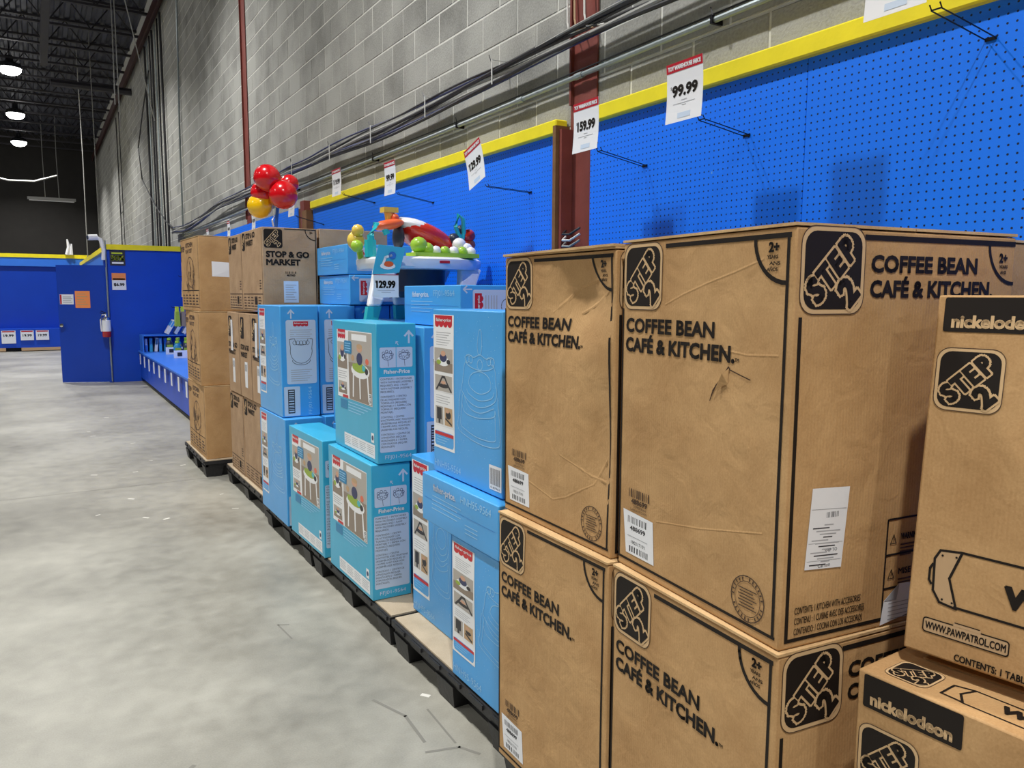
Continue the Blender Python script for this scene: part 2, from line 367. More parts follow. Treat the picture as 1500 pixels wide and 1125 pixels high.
class Carton:
    """a carton standing at its base centre: body with bulging, dented faces, plus printable faces L (aisle), F (near end), T (top)"""
    def __init__(s, name, a, b, c, m, loc, rz=0, label=None, bulge=.004, seed=0, dents=(), n=10, top_flaps=None, cat='box'):
        s.a, s.b, s.c = a, b, c; R = random.Random(seed*13+5)
        s.root = thing(name, loc, rz, label, cat)
        fr = {'L': ((-a/2, b/2, 0), (0, -1, 0), (0, 0, 1), b, c), 'F': ((-a/2, -b/2, 0), (1, 0, 0), (0, 0, 1), a, c),
              'R': ((a/2, -b/2, 0), (0, 1, 0), (0, 0, 1), b, c), 'B': ((a/2, b/2, 0), (-1, 0, 0), (0, 0, 1), a, c),
              'T': ((-a/2, b/2, c), (0, -1, 0), (1, 0, 0), b, a), 'U': ((-a/2, -b/2, 0), (0, 1, 0), (1, 0, 0), b, a)}
        mb = MB(); key = {}; verts = []
        s.faces = {}
        for k, (O, U, V, W, H) in fr.items():
            g = np.zeros((n+1, n+1)); ph = [R.uniform(0, 6.28) for _ in range(4)]
            for i in range(n+1):
                for j in range(n+1):
                    x, y = i/n, j/n; win = (16*x*(1-x)*y*(1-y))**.6
                    t = bulge*.35+bulge*.5*math.sin(5*x+ph[0])*math.sin(4*y+ph[1])+bulge*.3*math.sin(9*y+ph[2]+3*x)
                    if k in 'TU': t *= .3 if k == 'T' else 0
                    g[i, j] = t*win
                    for (dk, du, dv, ru, rv, dep) in dents:
                        if dk == k: g[i, j] -= dep*math.exp(-((x-du)/ru)**2-((y-dv)/rv)**2)*min(1, win*4)
            f = Face(O, U, V, W, H, g, s.root); s.faces[k] = f; idx = {}
            for i in range(n+1):
                for j in range(n+1):
                    p = f.O+f.U*(W*i/n)+f.V*(H*j/n)+f.N*g[i, j]; kk = (round(p.x, 5), round(p.y, 5), round(p.z, 5))
                    if kk not in key: key[kk] = len(verts); verts.append(p)
                    idx[i, j] = key[kk]
            for i in range(n):
                for j in range(n): mb.f.append((idx[i, j], idx[i+1, j], idx[i+1, j+1], idx[i, j+1])); mb.m.append(mb.mi(m))
        mb.v = [tuple(p) for p in verts]
        s.body = mb.build('carton_body', s.root, smooth=True)
        bv = s.body.modifiers.new('bevel', 'BEVEL'); bv.width = .0035; bv.segments = 2; bv.limit_method = 'ANGLE'; bv.angle_limit = 1.0
        if top_flaps:
            for sgn in (-1, 1):   # two long flaps that meet over the middle
                q = MB(); t = .0052; y1 = b/2+.001; xo = sgn*(a/2+.002); xi = sgn*.002
                z = c+.0022
                x0, x1 = min(xo, xi), max(xo, xi); zo, zi = z, z+.001
                q.hexa([(x0, -y1, z), (x1, -y1, z), (x1, y1, z), (x0, y1, z), (x0, -y1, z+t), (x1, -y1, z+t), (x1, y1, z+t), (x0, y1, z+t)], top_flaps)
                q.build('top_flap', s.root)
            q = MB(); q.box(-.026, -b/2+.002, c+.0072, .026, b/2-.002, c+.0078, 'tape'); q.build('packing_tape', s.root)
    def __getitem__(s, k): return s.faces[k]
# ================================================================ STRUCTURE
WX = 2.38; WALL_Y0, WALL_Y1 = -8.0, 37.5; LEFT_X = -15.5; DECK = 7.85
q = MB(); q.box(LEFT_X, WALL_Y0, -.15, WX+.25, WALL_Y1, 0, 'concrete'); floor = struct('floor', q)
def floor_mark(name, pts, m, wd):
    q = Face((0, 0, 0), (1, 0, 0), (0, 1, 0), 1, 1, None, floor, lift=.0006); q.line(pts, wd, m); return q.flush(name)
floor_mark('scuff_mark', [(1.02, 2.72), (1.08, 2.55), (1.07, 2.36)], 'scuff', .012)
floor_mark('scuff_mark', [(1.17, 2.55), (1.16, 2.30)], 'scuff', .008)
floor_mark('scuff_mark', [(1.05, 2.30), (1.16, 2.27), (1.2, 2.2)], 'scuff', .012)
floor_mark('scuff_mark', [(.93, 3.58), (.885, 3.6), (.90, 3.42)], 'scuff', .008)
floor_mark('scuff_mark', [(.33, 2.6), (.355, 2.62)], 'scuff', .016)
floor_mark('paint_speck', [(1.20, 2.66), (1.215, 2.64)], 'chalk', .02)
for k in range(14):
    x, y = random.uniform(.2, 1.15), random.uniform(5.5, 12)
    floor_mark('paint_speck', [(x, y), (x+random.uniform(.01, .04), y+random.uniform(-.03, .03))], 'chalk', random.uniform(.01, .03))
for y in (6.9, 13.4, 19.8): floor_mark('control_joint', [(LEFT_X, y), (1.0 if y > 15 else 2.2, y)], 'scuff', .006)
# block wall
def proj(x, y, z):
    d = Vector((x, y, z-CH)); f = d.dot(fw)
    if f < .1: return None
    return (750+FPX*d.dot(rt)/f, 562.5-FPX*d.dot(up)/f, f)
q = MB(); q.box(WX+.0025, WALL_Y0, 0, WX+.25, WALL_Y1, DECK+.1, 'mortar'); wall_r = struct('wall_right', q)
blocks = []
for r in range(int(7.6/.2)):
    y = WALL_Y0+(.2 if r % 2 else 0)+.11
    while y < WALL_Y1-.4:
        c = proj(WX, y+.2, r*.2+.1); ar = 0
        if c and r*.2 > 2.2 and -20 < c[0] < 1520 and -20 < c[1] < 1145:
            e0, e1 = proj(WX, y, r*.2+.1), proj(WX, y+.4, r*.2+.1); ar = abs(e0[0]-e1[0])*.2*FPX/c[2]
        blocks.append((ar, y, r)); y += .4
blocks.sort(reverse=True)
def block_geo(q, y, z): q.add([(WX+.003, y+.005, z+.005), (WX+.003, y+.395, z+.005), (WX+.003, y+.395, z+.195), (WX+.003, y+.005, z+.195),
                               (WX, y+.008, z+.008), (WX, y+.392, z+.008), (WX, y+.392, z+.192), (WX, y+.008, z+.192)],
                              [(4, 7, 6, 5), (0, 4, 5, 1), (1, 5, 6, 2), (2, 6, 7, 3), (3, 7, 4, 0)], 'block')
q = MB(); block_geo(q, 0, 0); bme = q.mesh('block')
for ar, y, r in blocks[:300]:
    o = bpy.data.objects.new('block', bme); COL.objects.link(o); o.parent = wall_r; o.location = (random.uniform(-.0015, .001), y, r*.2)
q = MB()
for ar, y, r in blocks[300:]: block_geo(q, y, r*.2)
o = q.build('blockwork', wall_r); o['kind'] = 'stuff'
at = o.data.attributes.new('tone', 'FLOAT', 'FACE'); at.data.foreach_set('value', [v for _ in blocks[300:] for v in [random.random()]*5])
# other walls
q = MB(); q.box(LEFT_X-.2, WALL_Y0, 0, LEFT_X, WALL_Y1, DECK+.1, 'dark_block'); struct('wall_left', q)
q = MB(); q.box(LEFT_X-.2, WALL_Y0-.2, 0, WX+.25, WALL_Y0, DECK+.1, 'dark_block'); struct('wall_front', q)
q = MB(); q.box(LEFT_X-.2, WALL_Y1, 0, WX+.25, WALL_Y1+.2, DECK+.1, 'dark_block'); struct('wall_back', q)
# ceiling: ribbed deck on open web joists
ceil = bpy.data.objects.new('ceiling', None); COL.objects.link(ceil); ceil.location = (0, 0, 0); ceil['kind'] = 'structure'
q = MB(); x = LEFT_X; vs = []; prof = []
while x < WX+.25:
    prof += [(x, 0), (x+.09, 0), (x+.115, .055), (x+.185, .055)]; x += .21
for yy in (WALL_Y0, WALL_Y1): vs += [(min(px, WX+.25), yy, DECK+pz) for px, pz in prof]
n = len(prof); q.add(vs, [(i, i+1, n+i+1, n+i) for i in range(n-1)], 'deck_metal'); q.box(LEFT_X, WALL_Y0, DECK+.07, WX+.25, WALL_Y1, DECK+.2, 'deck_metal'); q.build('roof_deck', ceil)
q = MB(); ZB, ZT = 7.2, DECK-.02
q.box(LEFT_X, -.05, ZT-.05, WX, .05, ZT, 'joist_steel'); q.box(LEFT_X, -.045, ZB, WX, .045, ZB+.045, 'joist_steel')
x = LEFT_X; k = 0
while x < WX-.35:
    a, b = (ZB+.03, ZT-.03) if k % 2 == 0 else (ZT-.03, ZB+.03); q.tube([(x, 0, a), (x+.42, 0, b)], .014, 'joist_steel', 4); x += .42; k += 1
jme = q.mesh('joist')
y = -6.5
while y < WALL_Y1-.5:
    o = bpy.data.objects.new('joist', jme); COL.objects.link(o); o.parent = ceil; o.location = (0, y, 0); y += 1.65
for gx in (-1.15, -8.0):   # bridging line running along the building
    q = MB(); q.box(gx-.03, WALL_Y0, ZB-.062, gx+.03, WALL_Y1, ZB-.002, 'joist_steel'); q.build('bridging_angle', ceil)
q = MB(); q.box(WX-.16, WALL_Y0, ZB-.05, WX-.012, WALL_Y1, ZB-.002, 'eave_red'); q.box(WX-.16, WALL_Y0, ZB-.22, WX-.14, WALL_Y1, ZB-.05, 'eave_red'); q.build('eave_angle', ceil)
# steel wall columns (flush in the block wall)
for k, (y0, y1) in enumerate(((3.15, 3.365), (10.36, 10.58))):
    q = MB(); q.box(WX-.012, y0, 0, WX-.004, y1, ZB-.06, 'red_steel'); q.box(WX-.03, y1-.022, 2.5, WX-.012, y1-.008, ZB-.06, 'red_steel'); struct('trim_%d' % (k+1), q)
# partition with the door, side partition and far blue wall
PY = 15.32
q = MB(); q.box(1.06, PY, 0, WX-.06, PY+.12, 2.30, 'blue_paint'); wpa = struct('wall_partition', q)
q = MB(); q.box(1.05, PY-.03, 2.302, WX-.06, PY+.13, 2.39, 'yellow_paint'); struct('trim_4', q)
q = MB(); q.box(1.0, PY-.02, 0, 1.055, PY+.13, 2.30, 'blue_door'); struct('trim_5', q)
q = MB(); q.box(1.06, PY+.14, 0, 1.14, 25.0, 2.30, 'blue_light'); struct('wall_side', q)
q = MB(); q.box(1.04, PY+.14, 2.302, 1.16, 25.0, 2.39, 'yellow_paint'); struct('trim_6', q)
q = MB(); q.box(-9.0, 25.05, 0, 1.3, 25.2, 2.5, 'blue_door'); q.box(-9, 25.0, 2.27, 1.3, 25.048, 2.5, 'blue_light')
for x in (-6.9, -4.4, -1.9, .55): q.box(x-.006, 25.044, .15, x+.006, 25.05, 2.27, 'sky_light')
struct('wall_far', q)
q = MB(); q.box(-9.0, 24.985, 2.502, 1.3, 25.2, 2.6, 'yellow_paint'); struct('trim_7', q)
q = MB(); q.box(-9.0, 24.62, .1, 1.3, 25.04, .6, 'blue_paint'); q.box(-9.0, 24.72, 0, 1.3, 25.04, .1, 'toekick')
for x in (-3.4, -1.9, -.45, .5): q.box(x, 24.6, .02, x+1.1, 24.62, .1, 'pic_tan')
fl = q.build('wall_shelf_base'); tag(fl, 'low blue shelf base along the far blue wall, left of the open door', 'shelf')
for k, (x, wd, lb) in enumerate(((-.72, .32, 'white paper notice on the far low shelf, leftmost of three'), (-.30, .3, 'small white price card on the far low shelf, middle of three'), (.05, .3, 'small white price card on the far low shelf, rightmost, beside the door'))):
    o = thing('price_card', (x, 24.6, 0), 0, lb, 'sign', 'cards on the far shelf'); q = MB(); q.box(-wd/2, -.006, .3 if k else .22, wd/2, -.001, .56, 'label_white'); q.build('card', o)
    f = Face((-wd/2, -.006, .3), (1, 0, 0), (0, 0, 1), wd, .26, None, o); f.rect(.02, .22, wd-.02, .25, 'sign_red'); f.text('19.99', .05, .1, .06, 'label_ink', w=wd-.1, bold=.12); f.flush('lettering')
# door, ajar
door = thing('door_1', (1.03, PY-.025, 0), 0); door['kind'] = 'structure'; DA = math.atan2(.30, -.745)-PI
door.rotation_euler = (0, 0, DA)
q = MB(); q.box(-.80, 0, .012, -.003, .042, 2.03, 'blue_door'); q.build('door_leaf', door)
q = MB(); q.lathe([(0, 0), (.016, 0), (.016, .03), (.03, .04), (.036, .06), (.028, .078), (0, .082)], 'chrome'); kn = q.build('door_knob', door, True)
kn.rotation_euler = (PI/2, 0, 0); kn.location = (-.735, 0, 1.0)
q = MB(); q.box(-.0025, -.012, .3, .012, -.002, 2.0, 'galvanised'); q.build('door_hinge', door)
f = Face((-.8, 0, 0), (1, 0, 0), (0, 0, 1), .8, 2.03, None, door, lift=.002)
def wall_sign(name, par, f, u0, v0, u1, v1, fn, label):
    f.rect(u0, v0, u1, v1, 'label_white'); fn(f); return f.flush(name, label)
# signs on the door: things of their own
def flat_thing(name, loc, rz, wd, ht, m, label, cat, draw):
    o = thing(name, loc, rz, label, cat); q = MB(); q.box(0, -.004, 0, wd, -.001, ht, m); q.build('sheet', o)
    f = Face((0, -.004, 0), (1, 0, 0), (0, 0, 1), wd, ht, None, o, lift=.0008); draw(f); f.flush('print'); return o
def dloc(t, z): c, s_ = math.cos(DA), math.sin(DA); return (1.03-t*c, PY-.025-t*s_-.001, z)
flat_thing('paper_notice', dloc(.765, 1.36), DA, .22, .17, 'label_white', 'white paper notice with red edge taped to the blue door', 'sign',
           lambda f: (f.rect(.004, .005, .03, .165, 'sign_red'), [f.rect(.05, .03+.03*k, .2-.02*(k % 2), .042+.03*k, 'label_grey') for k in range(4)]))
flat_thing('orange_notice', dloc(.52, 1.30), DA, .24, .29, 'poster_orange', 'orange paper notice taped to the middle of the blue door', 'sign',
           lambda f: [f.rect(.03, .05+.045*k, .2-.03*(k % 3), .062+.045*k, 'pic_tan') for k in range(5)])
flat_thing('sale_poster', (1.10, PY-.003, 2.03), 0, .24, .26, 'poster_dark', 'small dark poster reading 50 percent in lime letters, high on blue partition', 'poster',
           lambda f: (f.text('50%', .02, .09, .08, 'poster_lime', w=.2, bold=.14), f.rect(.03, .03, .21, .06, 'label_white'), f.rect(.03, .2, .2, .225, 'poster_lime')))
flat_thing('price_poster', (1.115, PY-.003, 1.61), 0, .22, .29, 'label_white', 'orange topped white price poster below the dark poster on blue partition', 'poster',
           lambda f: (f.rect(.0, .17, .22, .29, 'poster_orange'), f.rect(.015, .175, .205, .2, 'poster_dark'), f.text('$6.99', .03, .07, .045, 'ink', w=.16, bold=.14)))
# fire extinguisher beside the door
fx = thing('fire_extinguisher', (.985, PY-.13, .80), 0, 'fire extinguisher with white label and red base hung beside the blue door', 'extinguisher')
q = MB(); q.lathe([(0, 0), (.06, 0), (.07, .015), (.07, .10)], 'extinguisher_red'); q.lathe([(.07, .10), (.071, .101), (.071, .29), (.07, .291)], 'label_white'); q.lathe([(.07, .291), (.06, .33), (.03, .35), (.022, .37), (0, .37)], 'chrome'); q.build('cylinder', fx, True)
q = MB(); q.tube([(0, 0, .36), (0, 0, .41)], .018, 'chrome'); q.tube([(.01, 0, .39), (-.09, 0, .42)], .008, 'wire_black'); q.tube([(.01, 0, .41), (-.08, 0, .45)], .008, 'wire_black'); q.build('valve_handle', fx)
q = MB(); q.tube([(0, -.01, .39), (-.06, -.02, .38), (-.09, -.02, .3), (-.085, -.02, .16), (-.08, -.02, .1)], .011, 'cable_white'); q.build('hose', fx, True)
q = MB(); q.box(-.03, .06, .1, .03, .1095, .34, 'galvanised'); q.build('wall_bracket', fx)
# conduit beside the door and white camera bracket above it
q = MB(); q.tube([(1.038, PY-.05, .02), (1.038, PY-.05, 2.45)], .011, 'galvanised'); o = q.build('door_conduit'); tag(o, 'thin metal conduit running up the edge of the blue door frame', 'conduit')
o = thing('wall_camera', (1.0, PY-.04, 2.3), 0, 'white security camera on a bent white bracket above the blue door', 'camera')
q = MB(); q.tube([(0, 0, -.18), (.01, 0, 0), (-.03, -.02, .16), (-.1, -.02, .2)], .032, 'plastic_white', 8); q.build('bracket', o, True)
q = MB(); q.tube([(-.08, -.02, .2), (-.22, -.05, .19)], .05, 'plastic_white', 10); cb = q.build('camera_body', o, True)
q = MB(); q.tube([(-.22, -.05, .19), (-.235, -.053, .189)], .035, 'plastic_dark', 10); q.build('lens', o)
o = thing('cable_tuft', (.75, 24.95, 2.6), 0, 'small white cable tuft standing on the far yellow rail', 'cable')
q = MB(); q.tube([(0, 0, 0), (.05, 0, .2), (.02, 0, .42)], [.06, .05, .02], 'plastic_white'); q.tube([(.1, 0, 0), (.12, 0, .3)], [.05, .02], 'plastic_white'); q.build('strands', o, True)
# ---------------------------------------------------------------- pegboard bays on the right wall
def peg_bay(y0, y1, top, label, panels, yellow=True):
    o = thing('pegboard_bay', (2.33, y0, 0), 0, label, 'pegboard')
    for a, b in zip(panels, panels[1:]):
        q = MB(); q.box(0, a-y0+.0012, .3, .012, b-y0-.0012, top, 'pegboard'); q.build('pegboard_panel', o)
    q = MB()
    for yy in list(panels): q.box(.0125, max(0, yy-y0-.02), .3, .044, min(y1-y0, yy-y0+.02), top-.01, 'wood')
    q.build('batten', o)
    if yellow:
        q = MB(); q.box(-.03, 0, top-.004, .044, y1-y0, top+.066, 'yellow_paint'); e = q.build('yellow_rail', o)
        bv = e.modifiers.new('bevel', 'BEVEL'); bv.width = .006
    return o
peg_bay(-2.6, 3.145, 2.372, 'blue pegboard bay with yellow top rail behind the nearest kraft boxes', (-2.6, -.55, 1.89, 3.145))
peg_bay(3.40, 7.62, 2.372, 'blue pegboard bay with yellow top rail behind the blue boxes', (3.40, 5.0, 7.62))
peg_bay(8.15, 15.28, 2.43, 'blue pegboard bay without yellow rail beyond the red balloons', (8.15, 10.3, 12.7, 15.28), False)
q = MB(); q.box(2.28, 3.37, .0, 2.366, 3.397, 2.40, 'wood'); q.box(2.30, 3.345, 0, 2.366, 3.368, 2.38, 'red_steel')
o = q.build('timber_post'); tag(o, 'brown timber post on the red column between two pegboard bays', 'post')
q = MB(); q.box(2.27, 7.64, 0, 2.366, 7.80, 2.36, 'wood'); q.box(2.3, 7.82, 0, 2.366, 7.95, 2.47, 'red_steel'); o = q.build('timber_post'); tag(o, 'brown timber post behind the red balloons', 'post')
# loose cables pulled through the gap at the post
o = thing('cable_loop', (2.3, 3.27, 0), 0, 'pale cable loops crossing the gap beside the timber post', 'cable')
for dz, m in ((1.83, 'cable_white'), (1.80, 'cable_grey'), (1.86, 'cable_black')):
    q = MB(); q.tube([(.02, .06, dz+.015), (-.02, .03, dz-.005), (-.025, -.04, dz-.01), (.0, -.09, dz+.02)], .006, m); q.build('cable', o, True)
# conduit and cable bundle on the wall
o = thing('wall_conduit', (2.335, 0, 0), 0, 'long galvanised conduit running along the block wall above the yellow rail', 'conduit')
q = MB(); q.tube([(0, y, 2.618+.008*math.sin(y*.9)) for y in [-2+.4*i for i in range(44)]], .0125, 'galvanised', 8); q.build('pipe', o, True)
for y in (.9, 3.25, 3.8, 6.8, 9.8, 12.8):
    q = MB(); zc = 2.618+.008*math.sin(y*.9); q.tube([(0, y-.03, zc), (0, y+.03, zc)], .0165, 'galvanised', 8); q.build('coupling', o, True)
for y in (2.35, 4.55, 6.0, 8.2):
    q = MB(); zc = 2.618+.008*math.sin(y*.9); q.box(-.018, y-.006, zc-.016, .04, y+.006, zc+.016, 'wire_black'); q.tube([(-.01, y, zc+.014), (-.012, y+.01, zc+.05)], .003, 'wire_black', 4); q.build('cable_tie', o)
q = MB(); q.tube([(.008, y, 2.634+.012*abs(math.sin(y*.7))+.006) for y in [-2+.35*i for i in range(50)]], .004, 'cable_black', 5); q.build('cable', o, True)
o = thing('cable_bundle', (2.315, 0, 0), 0, 'sagging bundle of black blue and grey cables strapped along the block wall', 'cable')
BN = [('cable_black', .009), ('cable_blue', .010), ('cable_grey', .009), ('cable_black', .007), ('cable_grey', .011), ('cable_black', .010), ('cable_grey', .006), ('cable_black', .006), ('cable_blue', .006)]
def bz(y):
    pts = [(-2.5, 3.0), (1.6, 2.79), (2.5, 2.795), (3.26, 2.80), (4.2, 2.80), (5.5, 2.775), (7.4, 2.79), (8.4, 2.815), (11.5, 2.80), (15.1, 2.70), (16.6, 2.74)]
    for (a, b), (c, d) in zip(pts, pts[1:]):
        if a <= y <= c: t = (y-a)/(c-a); t = t*t*(3-2*t); return b+(d-b)*t
    return 2.8
for k, (m, r) in enumerate(BN):
    pts = []; R = random.Random(k)
    p1, p2, p3 = R.uniform(0, 6), R.uniform(0, 6), R.uniform(0, 6)
    for i in range(96):
        y = -2.5+.2*i; sp = .018+.022*abs(math.sin(y*1.1+.4)); spr = 1.0+max(0, (3.6-y))*.35 if y < 3.6 else 1.0
        pts.append((-.012-.022*(.5+.5*math.sin(y*.9+p1)), y, bz(y)+spr*((k-4)*.0115+sp*.6*math.sin(y*1.3+p2))))
    q = MB(); q.tube(pts, r*1.15, m, 6); q.build('cable', o, True)
for y in (4.0, 4.9, 5.9, 6.9, 8.1, 9.6):
    q = MB(); z = bz(y); q.box(-.05, y-.004, z-.066, -.046, y+.004, z+.066, 'cable_white'); q.box(-.05, y-.004, z+.066, .06, y+.004, z+.069, 'cable_white'); q.tube([(-.046, y, z+.04), (-.05, y+.03, z+.1)], .003, 'wire_black', 4); q.build('strap', o)
o = thing('column_wires', (2.33, 3.26, 2.9), 0, 'thin pale wires looped over the near red column above the cable bundle', 'cable')
for k, (a, b) in enumerate(((.09, .16), (.03, .10), (-.05, .14))):
    q = MB(); q.tube([(0, a, .5), (-.01, a-.01, .2), (-.02, a-.03, -.02), (-.03, a-.06, -.08), (-.03, a-.2, -.09-.01*k)], .005, 'cable_white' if k != 1 else 'pic_tan'); q.build('wire', o, True)
# vertical conduits far along the wall
o = thing('vertical_conduits', (2.35, 17.0, 0), 0, 'cluster of dark vertical conduits running down the far block wall', 'conduit')
for k in range(7):
    yb = .25+.42*k; q = MB(); q.tube([(-.02, yb, 7.0), (-.02-.01*(k % 2), yb+.03*math.sin(k), 4.5), (-.03, yb-.06, 2.7-.12*(k % 3)), (-.04, yb-.1, 2.35-.12*(k % 3))], .016 if k % 3 else .024, ('cable_black', 'wire_black', 'galvanised')[k % 3], 6); q.build('conduit', o, True)
for k in range(4):
    q = MB(); yb = .2+.42*k*1.6; zz = 2.36-.1*(k % 3); q.tube([(-.05, yb-.1, zz), (-.05, yb-.11, zz-.22)], .02, 'cable_white'); q.build('conduit_end', o, True)
q = MB(); q.tube([(-.05, 2.0, 6.3), (-.08, 3.2, 5.6), (-.1, 4.1, 5.0), (-.1, 3.6, 4.2), (-.06, 2.0, 3.5), (-.03, .5, 3.0), (-.03, -.5, 2.8)], .014, 'cable_black'); o2 = q.build('loose_cable', o, True)
q = MB(); q.tube([(2.345, 15.2, 7.0), (2.345, 15.5, 4.5), (2.345, 15.6, 2.6)], .016, 'galvanised', 8); o = q.build('single_conduit'); tag(o, 'single bright vertical conduit on the wall right of the dark conduit cluster', 'conduit')
q = MB(); q.tube([(2.345, 27.5, 6.9), (2.345, 27.5, 2.2)], .016, 'cable_black'); q.tube([(2.345, 26.6, 6.9), (2.345, 26.6, 2.2)], .012, 'cable_black'); q.box(2.345, 26.6, 4.0, 2.36, 27.5, 4.02, 'cable_black'); o = q.build('paired_conduit'); tag(o, 'pair of thin dark conduits on the wall far beyond the partition', 'conduit')
# wires hanging from the roof
for k, (x, y, z0, z1, r, m, lb) in enumerate(((1.43, 16.0, 4.45, DECK+.01, .010, 'cable_grey', 'pale cable hanging from the roof, right one of a close pair'),
        (1.37, 16.05, 4.9, DECK+.01, .010, 'cable_grey', 'pale cable hanging from the roof, left one of a close pair'),
        (1.2, 24.0, 2.40, DECK+.01, .014, 'cable_grey', 'long grey rod hanging from the roof down to the far yellow rail'),
        (1.38, 22.0, 2.5, DECK+.01, .011, 'cable_grey', 'long thin grey rod hanging from the roof beside the block wall'),
        (.42, 33.0, 4.94, DECK+.01, .012, 'cable_grey', 'left thin suspension rod in front of the dark end wall'),
        (.85, 33.0, 4.94, DECK+.01, .012, 'cable_grey', 'right thin suspension rod in front of the dark end wall'))):
    q = MB(); q.tube([(x, y, z0), (x+.02*math.sin(k), y, (z0+z1)/2), (x, y, z1)], r, m); o = q.build('hanging_cable'); tag(o, lb, 'cable')
q = MB(); q.tube([(1.55, 15.9, 6.9), (2.2, 17.6, 5.0)], .010, 'cable_grey'); o = q.build('slack_cable'); tag(o, 'slanting cable from the roof to the dark conduit cluster', 'cable')
q = MB(); q.tube([(-1.6, 30, 5.3), (-.6, 30, 5.1), (.1, 30, 5.12), (.75, 30, 5.35)], .03, 'cable_grey'); o = q.build('sagging_hose'); tag(o, 'pale hose sagging below the roof lights', 'hose')
o = thing('strip_light', (.62, 33.0, 4.85), 0, 'unlit white strip light hanging before the dark end wall', 'lamp')
q = MB(); q.box(-.75, -.08, 0, .75, .08, .09, 'cable_grey'); q.build('housing', o); q = MB(); q.tube([(-.7, 0, -.02), (.7, 0, -.02)], .02, 'plastic_white'); q.build('tube', o)
# radiant heater pipe under the roof
o = thing('roof_duct', (.42, 0, 0), 0, 'long blue grey duct hanging under the roof joists', 'duct')
q = MB(); q.box(-.075, 9.0, 6.9, .075, 22.3, 7.06, 'joist_steel'); q.build('duct_body', o)
for y in (10, 14, 18, 22): q = MB(); q.tube([(0, y, 7.06), (0, y, 7.2)], .01, 'joist_steel'); q.build('hanger', o)
q = MB(); q.tube([(.56, 23.2, 6.75), (2.372, 23.2, 6.75)], .09, 'joist_steel', 8); o = q.build('heater_tube'); tag(o, 'dark tube heater hanging across the roof near the block wall', 'heater')
# ---------------------------------------------------------------- high bay lamps
first = None
LL = bpy.data.lights.new('lamp_light', 'AREA'); LL.shape = 'DISK'; LL.size = .24; LL.energy = LAMP_W; LL.color = (1, .985, .955); LL.spread = math.radians(132)
vis_lab = {(-.28, 23.3): 'nearest of the three bright roof lamps in view', (-.28, 29.0): 'middle one of the three bright roof lamps in view', (-.28, 34.2): 'farthest of the three bright roof lamps in view'}
for x, y in LAMPS:
    lab = vis_lab.get((x, y), 'roof lamp hanging outside the view over the open floor')
    if first is None:
        o = first = thing('high_bay_lamp', (x, y, LAMP_Z), 0, lab, 'lamp', 'roof lamps')
        q = MB(); q.lathe([(0, .34), (.07, .34), (.09, .2), (.24, .14), (.27, .04), (.25, .03)], 'lamp_housing', n=20); q.build('housing', o, True)
        q = MB(); q.lathe([(.245, .03), (.23, -.03), (.17, -.09), (.08, -.115), (0, -.12)], 'lamp_lens', n=20); q.build('lens', o, True)
        q = MB(); q.tube([(0, 0, .34), (0, 0, .88)], .012, 'wire_black'); q.build('hanger', o)
        l = bpy.data.objects.new('lamp_light', LL); COL.objects.link(l); l.parent = o; l.location = (0, 0, -.14)
    else:
        o = copy_tree(first); o.location = (x, y, LAMP_Z); o['label'] = lab
# ================================================================ PALLETS
PT = .14
def pallet(x0, x1, y0, y1, label):
    o = thing('plastic_pallet', (x0, y0, 0), 0, label, 'pallet'); W, L = x1-x0, y1-y0
    q = MB(); q.box(0, 0, PT-.028, W, L, PT, 'pallet_black'); q.box(.012, .012, PT-.05, .03, L-.012, PT-.028, 'pallet_black'); q.box(.012, .012, PT-.05, W-.012, .03, PT-.028, 'pallet_black'); q.build('deck', o)
    q = MB(); q.box(.075, .02, .001, .09, L-.02, PT-.051, 'pallet_black'); q.build('side_shade', o)  # added solid black panel standing in for the shade under the deck
    q = MB(); q.box(.1, .075, .001, W-.05, .09, PT-.051, 'pallet_black'); q.build('end_shade', o)  # matching black panel added as shade behind the near end
    n = max(4, int(L/.17))
    for k in range(n):
        q = MB(); a = L*(k+.12)/n; b = L*(k+.72)/n; q.box(-.007, a, PT-.02, -.0005, b, PT-.003, 'pallet_black'); q.build('edge_lug', o)
    for fy in (.0, .5, 1.0):
        for fx_ in (0., .5, 1.0):
            q = MB(); cx, cy = .09+fx_*(W-.18), .09+fy*(L-.18); cx += .025 if fx_ else -.012
            r1, r0_ = .085, .062
            q.hexa([(cx-r0_, cy-r0_, 0), (cx+r0_, cy-r0_, 0), (cx+r0_, cy+r0_, 0), (cx-r0_, cy+r0_, 0), (cx-r1+.01, cy-r1+.01, PT-.0505), (cx+r1-.01, cy-r1+.01, PT-.0505), (cx+r1-.01, cy+r1-.01, PT-.0505), (cx-r1+.01, cy+r1-.01, PT-.0505)], 'pallet_black'); q.build('foot', o)
    return o
def sheet(x0, x1, y0, y1, label):
    q = MB(); q.box(0, 0, 0, x1-x0, y1-y0, .007, 'sheet_board'); o = q.build('slip_sheet'); o.location = (x0, y0, PT+.0005); tag(o, label, 'cardboard')
pallet(1.19, 2.27, .72, 2.04, 'black plastic pallet under the nearest stacked kraft boxes')
pallet(1.245, 2.27, 2.06, 3.08, 'black plastic pallet with a bare cardboard strip under the nearest blue boxes')
pallet(1.245, 2.27, 3.10, 4.26, 'black plastic pallet under the two aqua boxes')
pallet(1.245, 2.27, 4.28, 5.33, 'black plastic pallet under the farthest tall blue boxes')
pallet(1.27, 2.27, 5.35, 6.72, 'black plastic pallet under the wide kraft boxes with store lettering')
pallet(1.13, 2.15, 6.90, 7.95, 'black plastic pallet under the farthest column of three kraft boxes')
sheet(1.26, 2.26, 2.065, 3.075, 'tan cardboard sheet on the pallet below the nearest blue boxes')
